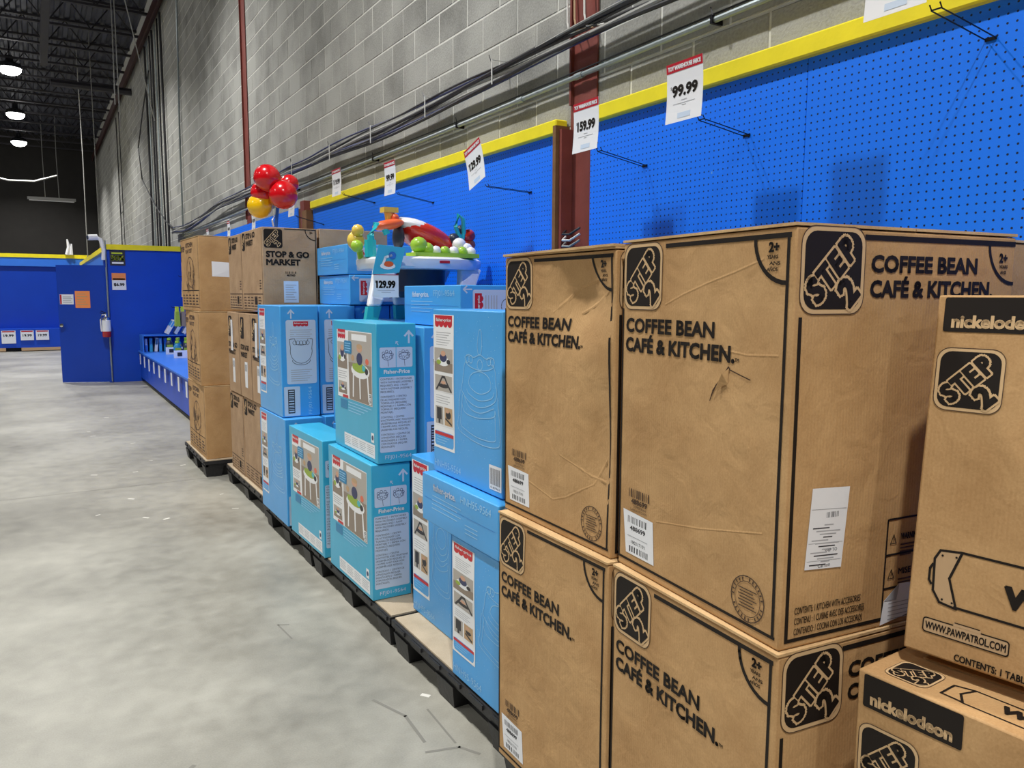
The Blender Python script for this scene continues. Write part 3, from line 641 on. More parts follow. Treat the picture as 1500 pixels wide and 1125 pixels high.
sheet(1.255, 2.26, 3.105, 4.255, 'tan cardboard sheet on the pallet below the two aqua boxes')
sheet(1.255, 2.26, 4.285, 5.325, 'tan cardboard sheet on the pallet below the farthest blue boxes')
sheet(1.275, 2.26, 5.355, 6.715, 'tan cardboard sheet on the pallet below the store lettered kraft boxes')
sheet(1.14, 2.14, 6.905, 7.945, 'tan cardboard sheet on the pallet below the farthest kraft column')
BZ = .149
# ================================================================ KRAFT KITCHEN BOXES
def step_logo(f, u0, v0, sz, l=0):
    """black rounded square, outlined slanted letters and a 2"""
    f.rrect(u0, v0, u0+sz, v0+sz, sz*.2, 'kraft_line', l)
    f.line(f.rpts(u0, v0, u0+sz, v0+sz, sz*.2), sz*.012, 'ink_soft', l+1, closed=True)
    e = sz*.055; f.rrect(u0+e, v0+e, u0+sz-e, v0+sz-e, sz*.17, 'ink', l+1)
    rot = math.radians(45); cs = math.sqrt(.5)
    def put(ch, cx, cy, w, h, m, bold, ll):
        x = cx-.5*w*cs+.5*h*cs; y = cy-.5*w*cs-.5*h*cs
        f.text(ch, u0+sz*x, v0+sz*y, sz*h, m, w=sz*w, bold=bold, rot=rot, l=l+ll)
    LT = [('S', .235, .275, .15, .27), ('T', .39, .43, .18, .27), ('E', .55, .59, .13, .27), ('P', .71, .75, .14, .27), ('2', .745, .265, .19, .30)]
    for t in LT: put(*t, 'kraft_line', .40, 2)
    for t in LT: put(*t, 'ink', .19, 3)
def kitchen_carton(loc, rz, label, seed, dents=(), bulge=.005):
    a, b, c = .585, .53, .755
    B = Carton('kitchen_carton', a, b, c, 'kraft', loc, rz, label, bulge, seed, dents, n=14, top_flaps='kraft_edge')
    s = b/.455   # aisle face
    f = B['L']; h = c
    f.line([(.004, .606), (.004, .02)], .006, 'ink'); f.line([(.004, .02), (b-.012, .02)], .006, 'ink'); f.line([(b-.016, .02), (b-.016, .742)], .007, 'ink'); f.line([(.165, .742), (b-.013, .742)], .009, 'ink')
    f.ring(b-.016, .742, .082, .008, 'ink', 0, n=10, a0=180, a1=270); f.flush('border_line')
    step_logo(f, -.0+.006, .606, .146); f.flush('printed_logo')
    f.text('COFFEE BEAN', .02, .556, .029, 'ink', w=.305, bold=.11); f.text('CAFÉ & KITCHEN.', .02, .512, .029, 'ink', w=.365, bold=.13); f.text('TM', .388, .514, .006, 'ink', bold=.1)
    f.flush('printed_lettering')
    f.text('2+', b-.062, .715, .016, 'ink', bold=.15)
    for k, t in enumerate(('YEARS', 'ANS', 'AÑOS')): f.text(t, b-.066+.006*(k % 2), .703-.011*k, .006, 'ink', w=.026, bold=.1)
    f.flush('age_mark')
    f.bars(.042, .172, .122, .192, 'ink_soft', 1, 26, 3); f.text('488699', .052, .158, .011, 'ink_soft', w=.062, bold=.12)
    f.text('COFFEE BEAN', .06, .149, .005, 'ink_soft', w=.05); f.text('CAFE & KITCHEN', .048, .141, .005, 'ink_soft', w=.066); f.flush('printed_barcode')
    f.poly([(.034, .036), (.146, .036), (.138, .133), (.02, .138)], 'label_white'); f.bars(.04, .11, .115, .126, 'label_ink', 1, 26, 4); f.text('488699', .05, .094, .01, 'label_ink', w=.06, bold=.1)
    f.rect(.04, .078, .12, .0795, 'label_grey', 1); f.text('190317191', .055, .062, .008, 'label_ink', w=.055); f.bars(.048, .042, .125, .056, 'label_ink', 1, 24, 5); f.flush('barcode_sticker')
    cu, cv = .447, .069
    f.ring(cu, cv, .044, .0022, 'ink_soft', n=24); f.ring(cu, cv, .034, .0012, 'ink_soft', n=20)
    for k in range(26):
        an = 2*PI*k/26
        if k % 7: f.line([(cu+.037*math.cos(an), cv+.037*math.sin(an)), (cu+.041*math.cos(an), cv+.041*math.sin(an))], .003, 'ink_soft')
    for k in range(7): f.line([(cu-.024+.004*(k % 2), cv-.018+.006*k), (cu+.024-.005*(k % 3), cv-.018+.006*k)], .002, 'ink_soft')
    f.flush('box_maker_stamp')
    f = B['F']
    f.line([(.016, .598), (.016, .016)], .008, 'ink'); f.line([(.016, .016), (a-.01, .016)], .007, 'ink'); f.flush('border_line'); f.line([(.165, .742), (a-.006, .742)], .010, 'ink')
    f.ring(a-.004, .742, .078, .007, 'ink', 0, n=10, a0=180, a1=270); f.flush('border_line')
    step_logo(f, .012, .606, .152); f.flush('printed_logo')
    f.text('COFFEE BEAN', .182, .682, .028, 'ink', w=.285, bold=.13); f.text('CAFÉ & KITCHEN.', .182, .637, .028, 'ink', w=.335, bold=.13); f.flush('printed_lettering')
    f.text('2+', a-.05, .706, .016, 'ink', bold=.15, rot=PI/2*0); f.text('YEARS', a-.05, .694, .006, 'ink', w=.026, bold=.1); f.text('ANS', a-.046, .683, .006, 'ink', w=.018, bold=.1); f.flush('age_mark')
    for k, (t, wd) in enumerate((('CONTENTS: 1 KITCHEN WITH ACCESSORIES', .165), ('CONTENU : 1 CUISINE AVEC DES ACCESSOIRES', .176), ('CONTENIDO: 1 COCINA CON LOS ACCESORIOS', .172))): f.text(t, .034, .064-.0195*k, .0125, 'ink', w=wd, bold=.02)
    f.flush('contents_lettering')
    f.rect(.258, .012, .262, .215, 'ink', 0, 1); f.rect(.262, .212, .40, .216, 'ink'); f.rect(.262, .141, .40, .145, 'ink'); f.rect(.262, .074, .40, .078, 'ink')
    for y0, t in ((.165, 'WARNING'), (.095, 'MISE')):
        f.line([(.270, y0), (.286, y0), (.278, y0+.018)], .0016, 'ink', 1, closed=True); f.rect(.2775, y0+.004, .2787, y0+.012, 'ink', 1)
        f.text(t, .298, y0+.006, .012, 'ink', w=.05 if len(t) > 4 else .034, bold=.08)
        for k in range(4): f.rect(.298, y0-.006-.007*k, .298+.05-.006*k, y0-.003-.007*k, 'ink_soft', 1)
    f.flush('warning_panel')
    return B
def ship_label(f, u0, v0, u1, v1, slant=.01):
    f.poly([(u0, v0), (u1, v0-.006), (u1+slant, v1-.004), (u0+slant, v1)], 'label_white', 2)
    W, H = u1-u0, v1-v0
    P_ = lambda x, y: (u0+x*W+slant*y, v0+y*H-.006*x*.8)
    f.bars(*P_(.45, .63), *P_(.78, .71), 'label_ink', 3, 18, 8)
    for k in range(14):
        y = .05+.038*k; x0_, x1_ = (.12+.1*((k*3) % 4), .55+.1*((k*5) % 4))
        p, r_ = P_(x0_, y), P_(x1_, y); f.line([p, r_], .0022, 'label_grey' if k % 3 else 'label_ink', 3)
    for y in (.1, .32, .74): f.line([P_(.04, y), P_(.96, y)], .001, 'label_grey', 3)
    f.text('Carton', *P_(.35, .012), .007, 'label_ink', w=.03, l=3); f.text('SHIP TO', *P_(.5, .2), .006, 'label_ink', w=.03, l=3)
    f.flush('shipping_label', 'white shipping label')
def at_corner(x, y, rz, a, b):   # base centre from the near aisle corner
    c, s = math.cos(rz), math.sin(rz); lx, ly = a/2, b/2
    return (x+c*lx-s*ly, y+s*lx+c*ly)
rC = math.radians(-6)
KA, KB, KC = .585, .53, .755
z_low, z_up = BZ+.0, BZ+KC+.0085
x, y = at_corner(1.108, .907, rC, KA, KB)
C1 = kitchen_carton((x, y, z_up), rC, 'nearest upper kraft kitchen box, torn below its lettering, with a long white shipping label', 1, bulge=.004)
ship_label(C1['F'], .052, .145, .142, .295)
f = C1['F']; f.poly([(.255, .004), (.345, .018), (.35, .08), (.302, .082), (.262, .052)], 'label_white', 3); f.poly([(.262, .052), (.302, .082), (.296, .05)], 'label_grey', 5)
for k in range(5): f.rect(.275, .012+.008*k, .335, .0135+.008*k, 'label_grey', 4)
f.flush('peeling_label', 'peeling white label'); 
def crease(B, k, pts, w=.007, h=.0016):
    f = B[k]; q = MB()
    for (a, b), (c, d) in zip(pts, pts[1:]):
        L = math.hypot(c-a, d-b); nx, ny = -(d-b)/L*w*.6, (c-a)/L*w*.6; n = max(1, int(L/.03))
        for i in range(n):
            p = (a+(c-a)*i/n, b+(d-b)*i/n); r = (a+(c-a)*(i+1)/n, b+(d-b)*(i+1)/n)
            A_ = [f.P(p[0]-nx, p[1]-ny, -3), f.P(r[0]-nx, r[1]-ny, -3), f.P(r[0], r[1], -1.6)+f.N*h*.12, f.P(p[0], p[1], -1.6)+f.N*h*.12, f.P(r[0]+nx, r[1]+ny, -3), f.P(p[0]+nx, p[1]+ny, -3)]
            q.add(A_, [(0, 1, 2, 3), (3, 2, 4, 5)], 'kraft')
    q.build('crease', B.root)
crease(C1, 'L', [(.455, .703), (.38, .682), (.30, .662), (.225, .640), (.165, .618)]); crease(C1, 'L', [(.33, .535), (.42, .528), (.50, .532)]); crease(C1, 'L', [(.15, .139), (.3, .165), (.48, .205)], .006, .0014)
# the tear: dark slit, lifted lips of board
f = C1['L']; s_ = KB/.455; tear = [(.372, .500), (.366, .492), (.355, .482), (.350, .474), (.338, .462), (.330, .452), (.326, .442), (.322, .432)]
for (p, r_), wdt in zip(zip(tear, tear[1:]), (.007, .006, .006, .005, .004, .003, .002)): f.line([p, r_], wdt, 'torn_dark', 1)
f.line([(.372, .498), (.395, .492), (.432, .483)], .0022, 'torn_dark', 1); f.flush('tear', 'dark tear in the board')
q = MB(); P_ = f.P
q.add([P_(.374, .500, 3), P_(.372, .470, 3), P_(.350, .474, 3), P_(.362, .489, 22), P_(.340, .455, 14)], [(0, 3, 1), (3, 2, 4), (3, 4, 1)], 'kraft'); q.build('torn_lip', C1.root)
x, y = at_corner(1.157, 1.455, math.radians(-1.5), KA, KB)
A1 = kitchen_carton((x, y, z_up), math.radians(-1.5), 'upper kraft kitchen box with crushed, dented top corner behind the nearest one', 2,
                    dents=(('L', .72, .84, .2, .10, .034), ('L', .9, .70, .16, .08, -.008), ('L', .93, .35, .12, .16, .016), ('L', .3, .40, .25, .2, .010), ('T', .75, .1, .2, .2, .02)), bulge=.006)
x, y = at_corner(1.100, .900, math.radians(-5), KA, KB)
E1 = kitchen_carton((x, y, z_low), math.radians(-5), 'nearest lower kraft kitchen box, bottom of the stack beside the black branded box', 3)
x, y = at_corner(1.138, 1.440, math.radians(-.5), KA, KB)
D1 = kitchen_carton((x, y, z_low), math.radians(-.5), 'lower kraft kitchen box of the farther stack, next to the nearest blue boxes', 4)
# crushed corner edge and loose top flap of the dented box
q = MB(); q.hexa([(-KA/2-.008, -KB/2, KC+.008), (-KA/2+.07, -KB/2, KC+.009), (-KA/2+.07, KB/2, KC+.009), (-KA/2-.008, KB/2, KC+.004), (-KA/2-.008, -KB/2, KC+.014), (-KA/2+.07, -KB/2, KC+.013), (-KA/2+.07, KB/2, KC+.013), (-KA/2-.008, KB/2, KC+.010)], 'kraft_edge'); q.build('loose_flap', A1.root)
A1.root.scale = (1, 1, .985)
crease(A1, 'L', [(.30, .22), (.38, .205), (.44, .19), (.50, .185)], .008, .002); crease(A1, 'L', [(.13, .115), (.27, .09), (.33, .11), (.45, .17), (.5, .25)], .008, .002); crease(A1, 'L', [(.25, .60), (.36, .67), (.47, .69)], .01, .0022); crease(A1, 'L', [(.36, .60), (.44, .63), (.50, .66)], .008, .0018)
# kitchen boxes behind, against the pegboard
for k, (z, lb) in enumerate(((z_up, 'upper kraft box squeezed between the nearest kitchen box and the pegboard'), (z_low, 'lower kraft box squeezed between the nearest kitchen box and the pegboard'))):
    o = copy_tree(E1.root); o.location = (2.055, 1.225, z); o.rotation_euler = (0, 0, -PI/2); o['label'] = lb
# ================================================================ BLACK BRANDED TABLE BOXES (right foreground)
def table_carton(a, b, c, label, loc, rz, seed, tilt=0):
    B = Carton('table_carton', a, b, c, 'kraft', loc, rz, label, .004, seed, n=12)
    f = B['L']; t = c
    f.rrect(.012, t-.062, .178, t-.004, .004, 'ink'); bpn = f.flush('brand_panel', 'black printed panel')
    f.text('nickelodeon', .026, t-.054, .019, 'kraft_line', w=.136, bold=.14); f.flush('brand_lettering', parent=bpn)
    step_logo(f, .008, t-.195, .106); f.flush('printed_logo')
    v = .18
    f.line([(.078, v+.008), (.30, v+.006)], .004, 'ink'); f.line([(.076, v-.086), (.30, v-.088)], .004, 'ink')
    f.poly([(.046, v+.004), (.080, v+.008), (.064, v-.040), (.079, v-.088), (.052, v-.084), (.040, v-.066), (.038, v-.012)], 'pic_tan', 0)
    f.line([(.046, v+.004), (.080, v+.008), (.064, v-.040), (.079, v-.088), (.052, v-.084), (.040, v-.066), (.038, v-.012)], .004, 'ink', 1, closed=True)
    f.line([(.036, v-.022), (.032, v-.03), (.032, v-.05), (.036, v-.056)], .004, 'ink', 1)
    for p in ((.05, v-.004), (.072, v-.002), (.056, v-.078), (.072, v-.08)): f.disc(p[0], p[1], .002, 'ink', 2, n=6)
    f.flush('table_drawing'); f.text('W', .150, v-.06, .03, 'ink', w=.05, bold=.22); f.flush('printed_lettering'); f.text('TABLE', .21, v-.06, .03, 'ink', w=.09, bold=.2); f.flush('printed_lettering')
    f.rrect(.030, .040, .162, .064, .005, 'pic_tan', 0); f.line(f.rpts(.030, .040, .162, .064, .005), .002, 'ink', 1, closed=True)
    f.line([(.08, .066), (.118, .066)], .006, 'pic_tan', 1); f.line([(.08, .069), (.118, .069)], .0015, 'ink', 2)
    f.text('WWW.PAWPATROL.COM', .034, .046, .012, 'ink', w=.124, bold=.06, l=2); f.flush('web_address')
    f.text('CONTENTS: 1 TABLE WITH ACCESSORIES', .084, .006, .011, 'ink', w=.22, bold=.07); f.flush('contents_lettering')
    f = B['T']
    step_logo(f, .03, .02, .075); f.flush('printed_logo')
    f.line([(.125, .075), (.155, .085), (.145, .055), (.16, .03), (.125, .032)], .004, 'ink', closed=True); f.line([(.155, .085), (.4, .085)], .003, 'ink'); f.line([(.16, .028), (.4, .028)], .003, 'ink'); f.flush('table_drawing'); f.text('W', .205, .05, .022, 'ink', w=.04, bold=.2); f.flush('printed_lettering'); f.text('TABLE', .25, .05, .022, 'ink', w=.08, bold=.2); f.flush('printed_lettering')
    return B
r2 = math.radians(-3.0+6.0)   # near end swings towards the wall
r2 = math.radians(3.0)
N2C, N2A, N2B = .755, .48, .86
# far aisle corner at (1.187,.80): centre
def at_far_corner(x, y, rz, a, b):
    c, s = math.cos(rz), math.sin(rz); lx, ly = a/2, -b/2
    return (x+c*lx-s*ly, y+s*lx+c*ly)
x, y = at_far_corner(1.187, .800, r2, N2A, N2B)
N2 = table_carton(N2A, N2B, N2C, 'lower kraft box with black printed panel at the bottom right corner of the view', (x, y, BZ+.004), r2, 11)
r1 = math.radians(8.5)
x, y = at_far_corner(1.272, .775, r1, .24, .80)
N1 = table_carton(.24, .80, .618, 'upper kraft box with black printed panel, leaning back on the lower one', (x, y, BZ+N2C+.0115), r1, 12)
N1.root.rotation_euler = (0, math.radians(5.2), r1); N1.root.location.z += .0
# keep the leaning box's aisle edge on the lower box: pivot about that edge
ca = math.cos(math.radians(5.2)); sa = math.sin(math.radians(5.2))
N1.root.location.z += .12*sa
# block the raised back edge of the leaning box
w0 = thing('wedge_board', (N1.root.location.x, N1.root.location.y, BZ+N2C+.0055), r1, 'folded cardboard pad under the leaning kraft box', 'cardboard')
q = MB(); q.box(-.08, -.38, 0, .115, .38, .004, 'kraft_edge'); q.build('pad', w0)
q = MB(); q.box(1.24, -.02, 0, 2.24, .68, PT, 'pallet_black'); o = q.build('plastic_pallet'); o.location = (0, 0, 0); tag(o, 'black plastic pallet under the kraft boxes with black printed panels', 'pallet')
# ================================================================ BLUE AND AQUA TOY BOXES
def small_logo(f, u0, v0, wd, ht, l=1):
    f.rect(u0, v0+ht*.25, u0+wd, v0+ht, 'logo_red', l)
    for k in range(4): f.disc(u0+wd*(k+.5)/4, v0+ht*.27, wd/8, 'logo_red', l, ry=ht*.24, n=10)
    f.text('fisher-price', u0+wd*.07, v0+ht*.52, ht*.25, 'paper', w=wd*.86, bold=.12, l=l+1)
def arrow(f, u, v, h, m, l=1, rot=0):
    c, s = math.cos(rot), math.sin(rot); T = lambda x, y: (u+x*c-y*s, v+x*s+y*c)
    f.line([T(0, -h/2), T(0, h/2)], h*.17, m, l); f.line([T(-h*.36, h*.1), T(0, h/2), T(h*.36, h*.1)], h*.17, m, l)
def photo(f, u0, v0, u1, v1, kind, l=1):
    W, H = u1-u0, v1-v0; X = lambda x, y: (u0+x*W, v0+y*H)
    if kind == 'tall':   # child standing in a white activity table
        f.rect(u0, v0, u1, v1, 'pic_grey', l); f.rect(*X(0, 0), *X(1, .55), 'pic_floor', l+.3)
        f.rect(*X(.15, .88), *X(.8, .97), 'paper', l+.5)
        for x in (.22, .5, .83): f.line([X(x, .42), X(x+(.5-x)*-.15, .06)], W*.05, 'paper', l+.6)
        f.disc(*X(.52, .45), W*.4, 'paper', l+.8, ry=H*.11); f.disc(*X(.5, .49), W*.3, 'pic_green', l+1, ry=H*.07)
        f.disc(*X(.5, .62), W*.13, 'pic_navy', l+1.2, ry=H*.09); f.disc(*X(.5, .77), W*.12, 'pic_skin', l+1.4, ry=H*.055); f.disc(*X(.5, .80), W*.12, 'pic_tan', l+1.5, ry=H*.035)
        for x, y, m in ((.2, .62, 'pic_tan'), (.82, .6, 'plastic_orange'), (.25, .5, 'pic_green'), (.8, .46, 'pic_dark'), (.68, .5, 'plastic_teal')): f.disc(*X(x, y), W*.07, m, l+1.6, ry=H*.045, n=8)
    else:
        f.rect(u0, v0, u1, v1, 'pic_grey', l); f.rect(*X(0, 0), *X(1, .4), 'pic_floor', l+.3)
        if kind == 'seat': f.disc(*X(.5, .45), W*.34, 'paper', l+.6, ry=H*.2); f.disc(*X(.5, .6), W*.2, 'pic_navy', l+.8, ry=H*.18); f.disc(*X(.5, .78), W*.13, 'pic_skin', l+1, ry=H*.12); f.disc(*X(.25, .4), W*.13, 'pic_green', l+1.1, ry=H*.1); f.disc(*X(.78, .45), W*.1, 'pic_dark', l+1.1, ry=H*.1)
        if kind == 'arch': f.rect(u0, v0, u1, v1, 'paper', l+.4); f.rect(*X(.03, .04), *X(.97, .96), 'pic_grey', l+.6); f.disc(*X(.5, .36), W*.3, 'pic_dark', l+.8, ry=H*.12); f.line([X(.12, .12), X(.3, .5), X(.44, .86), X(.58, .86), X(.72, .5), X(.92, .1)], W*.06, 'pic_dark', l+.8); f.disc(*X(.5, .55), W*.13, 'pic_skin', l+1, ry=H*.1)
        if kind == 'legs': f.rect(u0, v0, u1, v1, 'paper', l+.4); f.rect(*X(.04, .06), *X(.47, .96), 'pic_grey', l+.6); f.rect(*X(.53, .06), *X(.96, .96), 'pic_tan', l+.6); f.rect(*X(.12, .3), *X(.38, .9), 'pic_dark', l+.8); f.rect(*X(.2, .1), *X(.3, .32), 'pic_dark', l+.8); f.disc(*X(.74, .6), W*.14, 'pic_dark', l+.8, ry=H*.2); f.disc(*X(.7, .78), W*.09, 'pic_skin', l+1, ry=H*.08); f.line([X(.6, .4), X(.9, .16)], W*.05, 'pic_dark', l+.8)
def strip(f, u0, v0, wd, ht):
    """white strip with logo, text lines and small photographs"""
    f.rect(u0, v0, u0+wd, v0+ht, 'paper', 0); ps = f.flush('picture_strip', 'white picture strip')
    Y = lambda t: v0+ht*t; e = wd*.08
    small_logo(f, u0+e, Y(.905), wd-2*e, ht*.09); f.flush('printed_logo', parent=ps)
    for k in range(6): f.line([(u0+wd*.15, Y(.87-.018*k)), (u0+wd*(.85-.08*(k % 3)), Y(.87-.018*k))], ht*.004, 'label_grey', 1)
    for k in range(4): f.line([(u0+wd*.12, Y(.40-.018*k)), (u0+wd*(.8-.1*(k % 2)), Y(.40-.018*k))], ht*.004, 'label_grey', 1)
    photo(f, u0+e*.6, Y(.58), u0+wd-e*.6, Y(.755), 'seat'); photo(f, u0+e*.6, Y(.43), u0+wd-e*.6, Y(.56), 'arch'); photo(f, u0+e*.6, Y(.175), u0+wd-e*.6, Y(.325), 'legs'); f.flush('printed_photo', parent=ps)
    f.rrect(u0+e*.6, Y(.02), u0+wd-e*.6, Y(.13), wd*.08, 'sky', 1); f.rect(u0+e*.6, Y(.10), u0+wd-e*.6, Y(.125), 'logo_red', 2)
    for k in range(3): f.line([(u0+wd*.14, Y(.085-.02*k)), (u0+wd*(.75-.1*k), Y(.085-.02*k))], ht*.004, 'sky_light', 2)
    f.flush('caption_panel', parent=ps)
def doodle(f, u0, v0, W, H, lw=.0028):
    """white line drawing of a bouncer with a toy bar"""
    X = lambda x, y: (u0+x*W, v0+y*H); m = 'sky_light'
    def curve(pts, closed=False):
        pts = [Vector((*p, 0)) for p in pts]; out = []; n = len(pts); rng = range(n if closed else n-1)
        for i in rng:
            p0, p1, p2, p3 = (pts[(i-1) % n] if closed or i else pts[0]), pts[i], pts[(i+1) % n], (pts[(i+2) % n] if closed or i+2 < n else pts[-1])
            for k in range(5):
                t = k/5; out.append(.5*((2*p1)+(p2-p0)*t+(2*p0-5*p1+4*p2-p3)*t*t+(3*p1-p0-3*p2+p3)*t**3))
        if not closed: out.append(pts[-1])
        f.line([X(p.x, p.y) for p in out], lw, m, 0, closed)
    curve([(.52, .98), (.57, .98), (.58, .86), (.56, .78), (.5, .78), (.48, .86)], True)
    curve([(.2, .72), (.28, .76), (.4, .74), (.54, .77), (.68, .74), (.8, .76), (.86, .72), (.8, .66), (.54, .63), (.28, .66)], True)
    for x in (.25, .33, .74, .82): f.ring(*X(x, .72), W*.045, lw, m, 0, n=10)
    f.ring(*X(.54, .68), W*.06, lw, m, 0, n=10)
    curve([(.14, .5), (.18, .66), (.24, .7)]); curve([(.9, .5), (.88, .64), (.82, .7)])
    curve([(.3, .48), (.34, .58), (.54, .62), (.74, .58), (.78, .48), (.54, .42)], True); curve([(.24, .44), (.3, .4), (.54, .36), (.8, .4), (.86, .46)])
    curve([(.14, .5), (.12, .42), (.3, .33), (.56, .3), (.84, .36), (.92, .44), (.9, .52)]); curve([(.16, .4), (.3, .28), (.56, .25), (.86, .32)])
    curve([(.08, .42), (.04, .2), (.0, .08), (.1, .02), (.5, -.03), (.9, -.02), (1.0, .06), (.96, .3), (.94, .42)]); curve([(.14, .38), (.1, .2), (.08, .1), (.2, .06), (.5, .02), (.86, .03), (.9, .1), (.88, .3)])
    curve([(.12, .3), (.2, .22), (.5, .2), (.84, .24), (.9, .3)])
    f.flush('line_drawing', 'white line drawing of a baby seat')
def speckle(f, u0, v0, u1, v1, n, seed):
    R = random.Random(seed)
    for _ in range(n): u, v = R.uniform(u0, u1), R.uniform(v0, v1); f.disc(u, v, R.uniform(.0009, .002), 'sky_light', 0, n=5)
    f.flush('printed_dots')['kind'] = 'stuff'
def fold_marks(f, W, H):
    pass
def aqua_carton(loc, rz, label, seed):
    a, b, c = .19, .61, .634; B = Carton('toy_carton', a, b, c, 'aqua', loc, rz, label, .003, seed)
    f = B['L']
    f.rect(.062, .255, .555, .59, 'paper', 0, 3); pp = f.flush('picture_panel')
    small_logo(f, .075, .545, .115, .047); f.flush('printed_logo', parent=pp)
    photo(f, .235, .258, .55, .586, 'tall', 1); photo(f, .068, .40, .215, .53, 'seat', 1); photo(f, .075, .275, .20, .335, 'seat', 1)
    for k in range(4): f.line([(.075, .385-.011*k), (.20-.02*(k % 2), .385-.011*k)], .003, 'label_grey', 1)
    f.rect(.135, .256, .215, .27, 'logo_red', 1); f.rect(.515, .262, .548, .312, 'paper', 4); f.bars(.52, .267, .544, .307, 'label_ink', 5, 14, 3, vert=False); f.flush('printed_photo', parent=pp)
    f.rrect(.175, .478, .285, .54, .012, 'aqua_dark', 4); [f.line([(.187, .527-.012*k), (.27-.01*(k % 2), .527-.012*k)], .004, 'sky_light', 5) for k in range(4)]; f.flush('caption_badge', parent=pp)
    for k in range(4): f.line([(.215, .24-.014*k), (.54-.05*k, .24-.014*k)], .004, 'sky_light', 0)
    f.rect(.10, .2, .2, .245, 'aqua_dark', 0); f.flush('caption_lettering')
    f.rect(.15, .018, .575, .082, 'paper', 0); [f.line([(.16+.105*j, .070-.009*k), (.245+.105*j-.01*(k % 2), .070-.009*k)], .0025, 'label_grey', 1) for j in range(4) for k in range(5)]; f.rect(.53, .09, .565, .135, 'paper', 0); f.disc(.548, .112, .012, 'pic_navy', 1); f.flush('small_print_panel')
    f = B['F']
    arrow(f, .155, .573, .052, 'sky_pale', 0); arrow(f, .098, .546, .018, 'sky_pale', 0, .6); f.flush('up_arrow')
    f.rrect(.014, .437, .172, .528, .008, 'sky_pale', 0); f.rect(.091, .437, .094, .528, 'aqua', 1)
    for cx in (.052, .132):
        f.ring(cx, .487, .026, .002, 'pic_navy', 1, ry=.016, n=12); f.line([(cx, .472), (cx+.003, .443)], .002, 'pic_navy', 1)
        for k in range(7): an = k*.9; f.ring(cx+.022*math.cos(an), .496+.014*math.sin(an), .0065, .0018, 'pic_navy', 1, n=7)
    f.flush('icon_panel'); f.text('Fisher-Price', .033, .41, .017, 'paper', w=.125, bold=.1); f.flush('brand_lettering')
    f.rrect(.010, .052, .181, .396, .008, 'sky_pale', 0)
    TX = (('CONTENTS: 1 ENTERTAINER', 'WITH FASTENERS (ASSEMBLY', 'REQUIRED) AND 1 RAMP', 'WITH FASTENER (ASSEMBLY', 'REQUIRED).'), ('CONTENIDO: 1 CENTRO', 'DE ACTIVIDADES CON', 'TORNILLOS (REQUIERE', 'MONTAJE) Y 1 RAMPA CON', 'TORNILLO (REQUIERE', 'MONTAJE).'),
          ('CONTENU: 1 CENTRE', 'D\'ACTIVITÉS AVEC FIXATIONS', '(ASSEMBLAGE REQUIS) ET', '1 RAMPE AVEC FIXATION', '(ASSEMBLAGE REQUIS).'), ('CONTEÚDO: 1 CENTRO DE', 'ATIVIDADES (REQUER', 'MONTAGEM) E 1 RAMPA', 'COM FIXADOR (REQUER', 'MONTAGEM).'))
    v = .381
    for blk in TX:
        for t in blk: f.text(t, .016, v, .0085, 'label_ink', w=min(.158, .0066*len(t)), l=1); v -= .0142
        v -= .008
    f.flush('contents_lettering'); f.text('FFJ01-9564', .034, .021, .017, 'sky_pale', w=.128); f.flush('item_number')
    return B
def tall_carton(loc, rz, label, seed, a=.23, b=.55, c=.672, lying=False, front=True, left=True, m='sky', num='FFJ01-9564'):
    """blue box with white strip, line drawing and grey contents panel"""
    B = Carton('toy_carton', a, b, c, m, loc, rz, label, .003, seed)
    if left:
        f = B['L']; strip(f, .035, .11, .155, c-.13); doodle(f, .24, .2, b-.28, c*.55, .004); speckle(f, .2, .05, b-.02, c-.03, 50, seed)
    if front:
        f = B['F']; arrow(f, a*.28, c-.05, .048, 'sky_pale', 0); f.flush('up_arrow')
        f.rrect(a*.14, .20, a*.93, c-.085, .012, 'sky_pale', 0); cp = f.flush('contents_panel')
        small_logo(f, a*.33, c-.125, a*.4, .032); f.flush('printed_logo', parent=cp)
        for k in range(5): f.line([(a*.25, c-.145-.013*k), (a*(.82-.05*(k % 2)), c-.145-.013*k)], .0035, 'label_grey', 1)
        for k in range(6): f.line([(a*.25, .285-.013*k), (a*(.8-.06*(k % 3)), .285-.013*k)], .0035, 'label_grey', 1)
        f.ring(a*.53, .40, a*.29, .003, 'label_ink', 1, ry=.075, n=16, a0=170, a1=370); f.line([(a*.25, .415), (a*.22, .47), (a*.36, .475), (a*.4, .44), (a*.53, .435), (a*.66, .44), (a*.72, .475), (a*.84, .47), (a*.81, .41)], .003, 'label_ink', 1); f.ring(a*.53, .345, a*.24, .003, 'label_ink', 1, ry=.03, n=12, a0=180, a1=360)
        for k in range(5): f.ring(a*(.36+.085*k), .45, .012, .0022, 'label_ink', 1, n=8)
        f.flush('product_drawing', parent=cp); f.rrect(a*.05, .006, a*.47, .185, .006, 'sky_pale', 0); f.rect(a*.15, .022, a*.33, .168, 'label_ink', 1); f.bars(a*.17, .03, a*.31, .16, 'sky_pale', 2, 24, 6, vert=False); f.flush('barcode_panel')
        f.text(num, a*.78, .01, .02, 'sky_light', w=.17, rot=PI/2); f.flush('item_number')
    return B
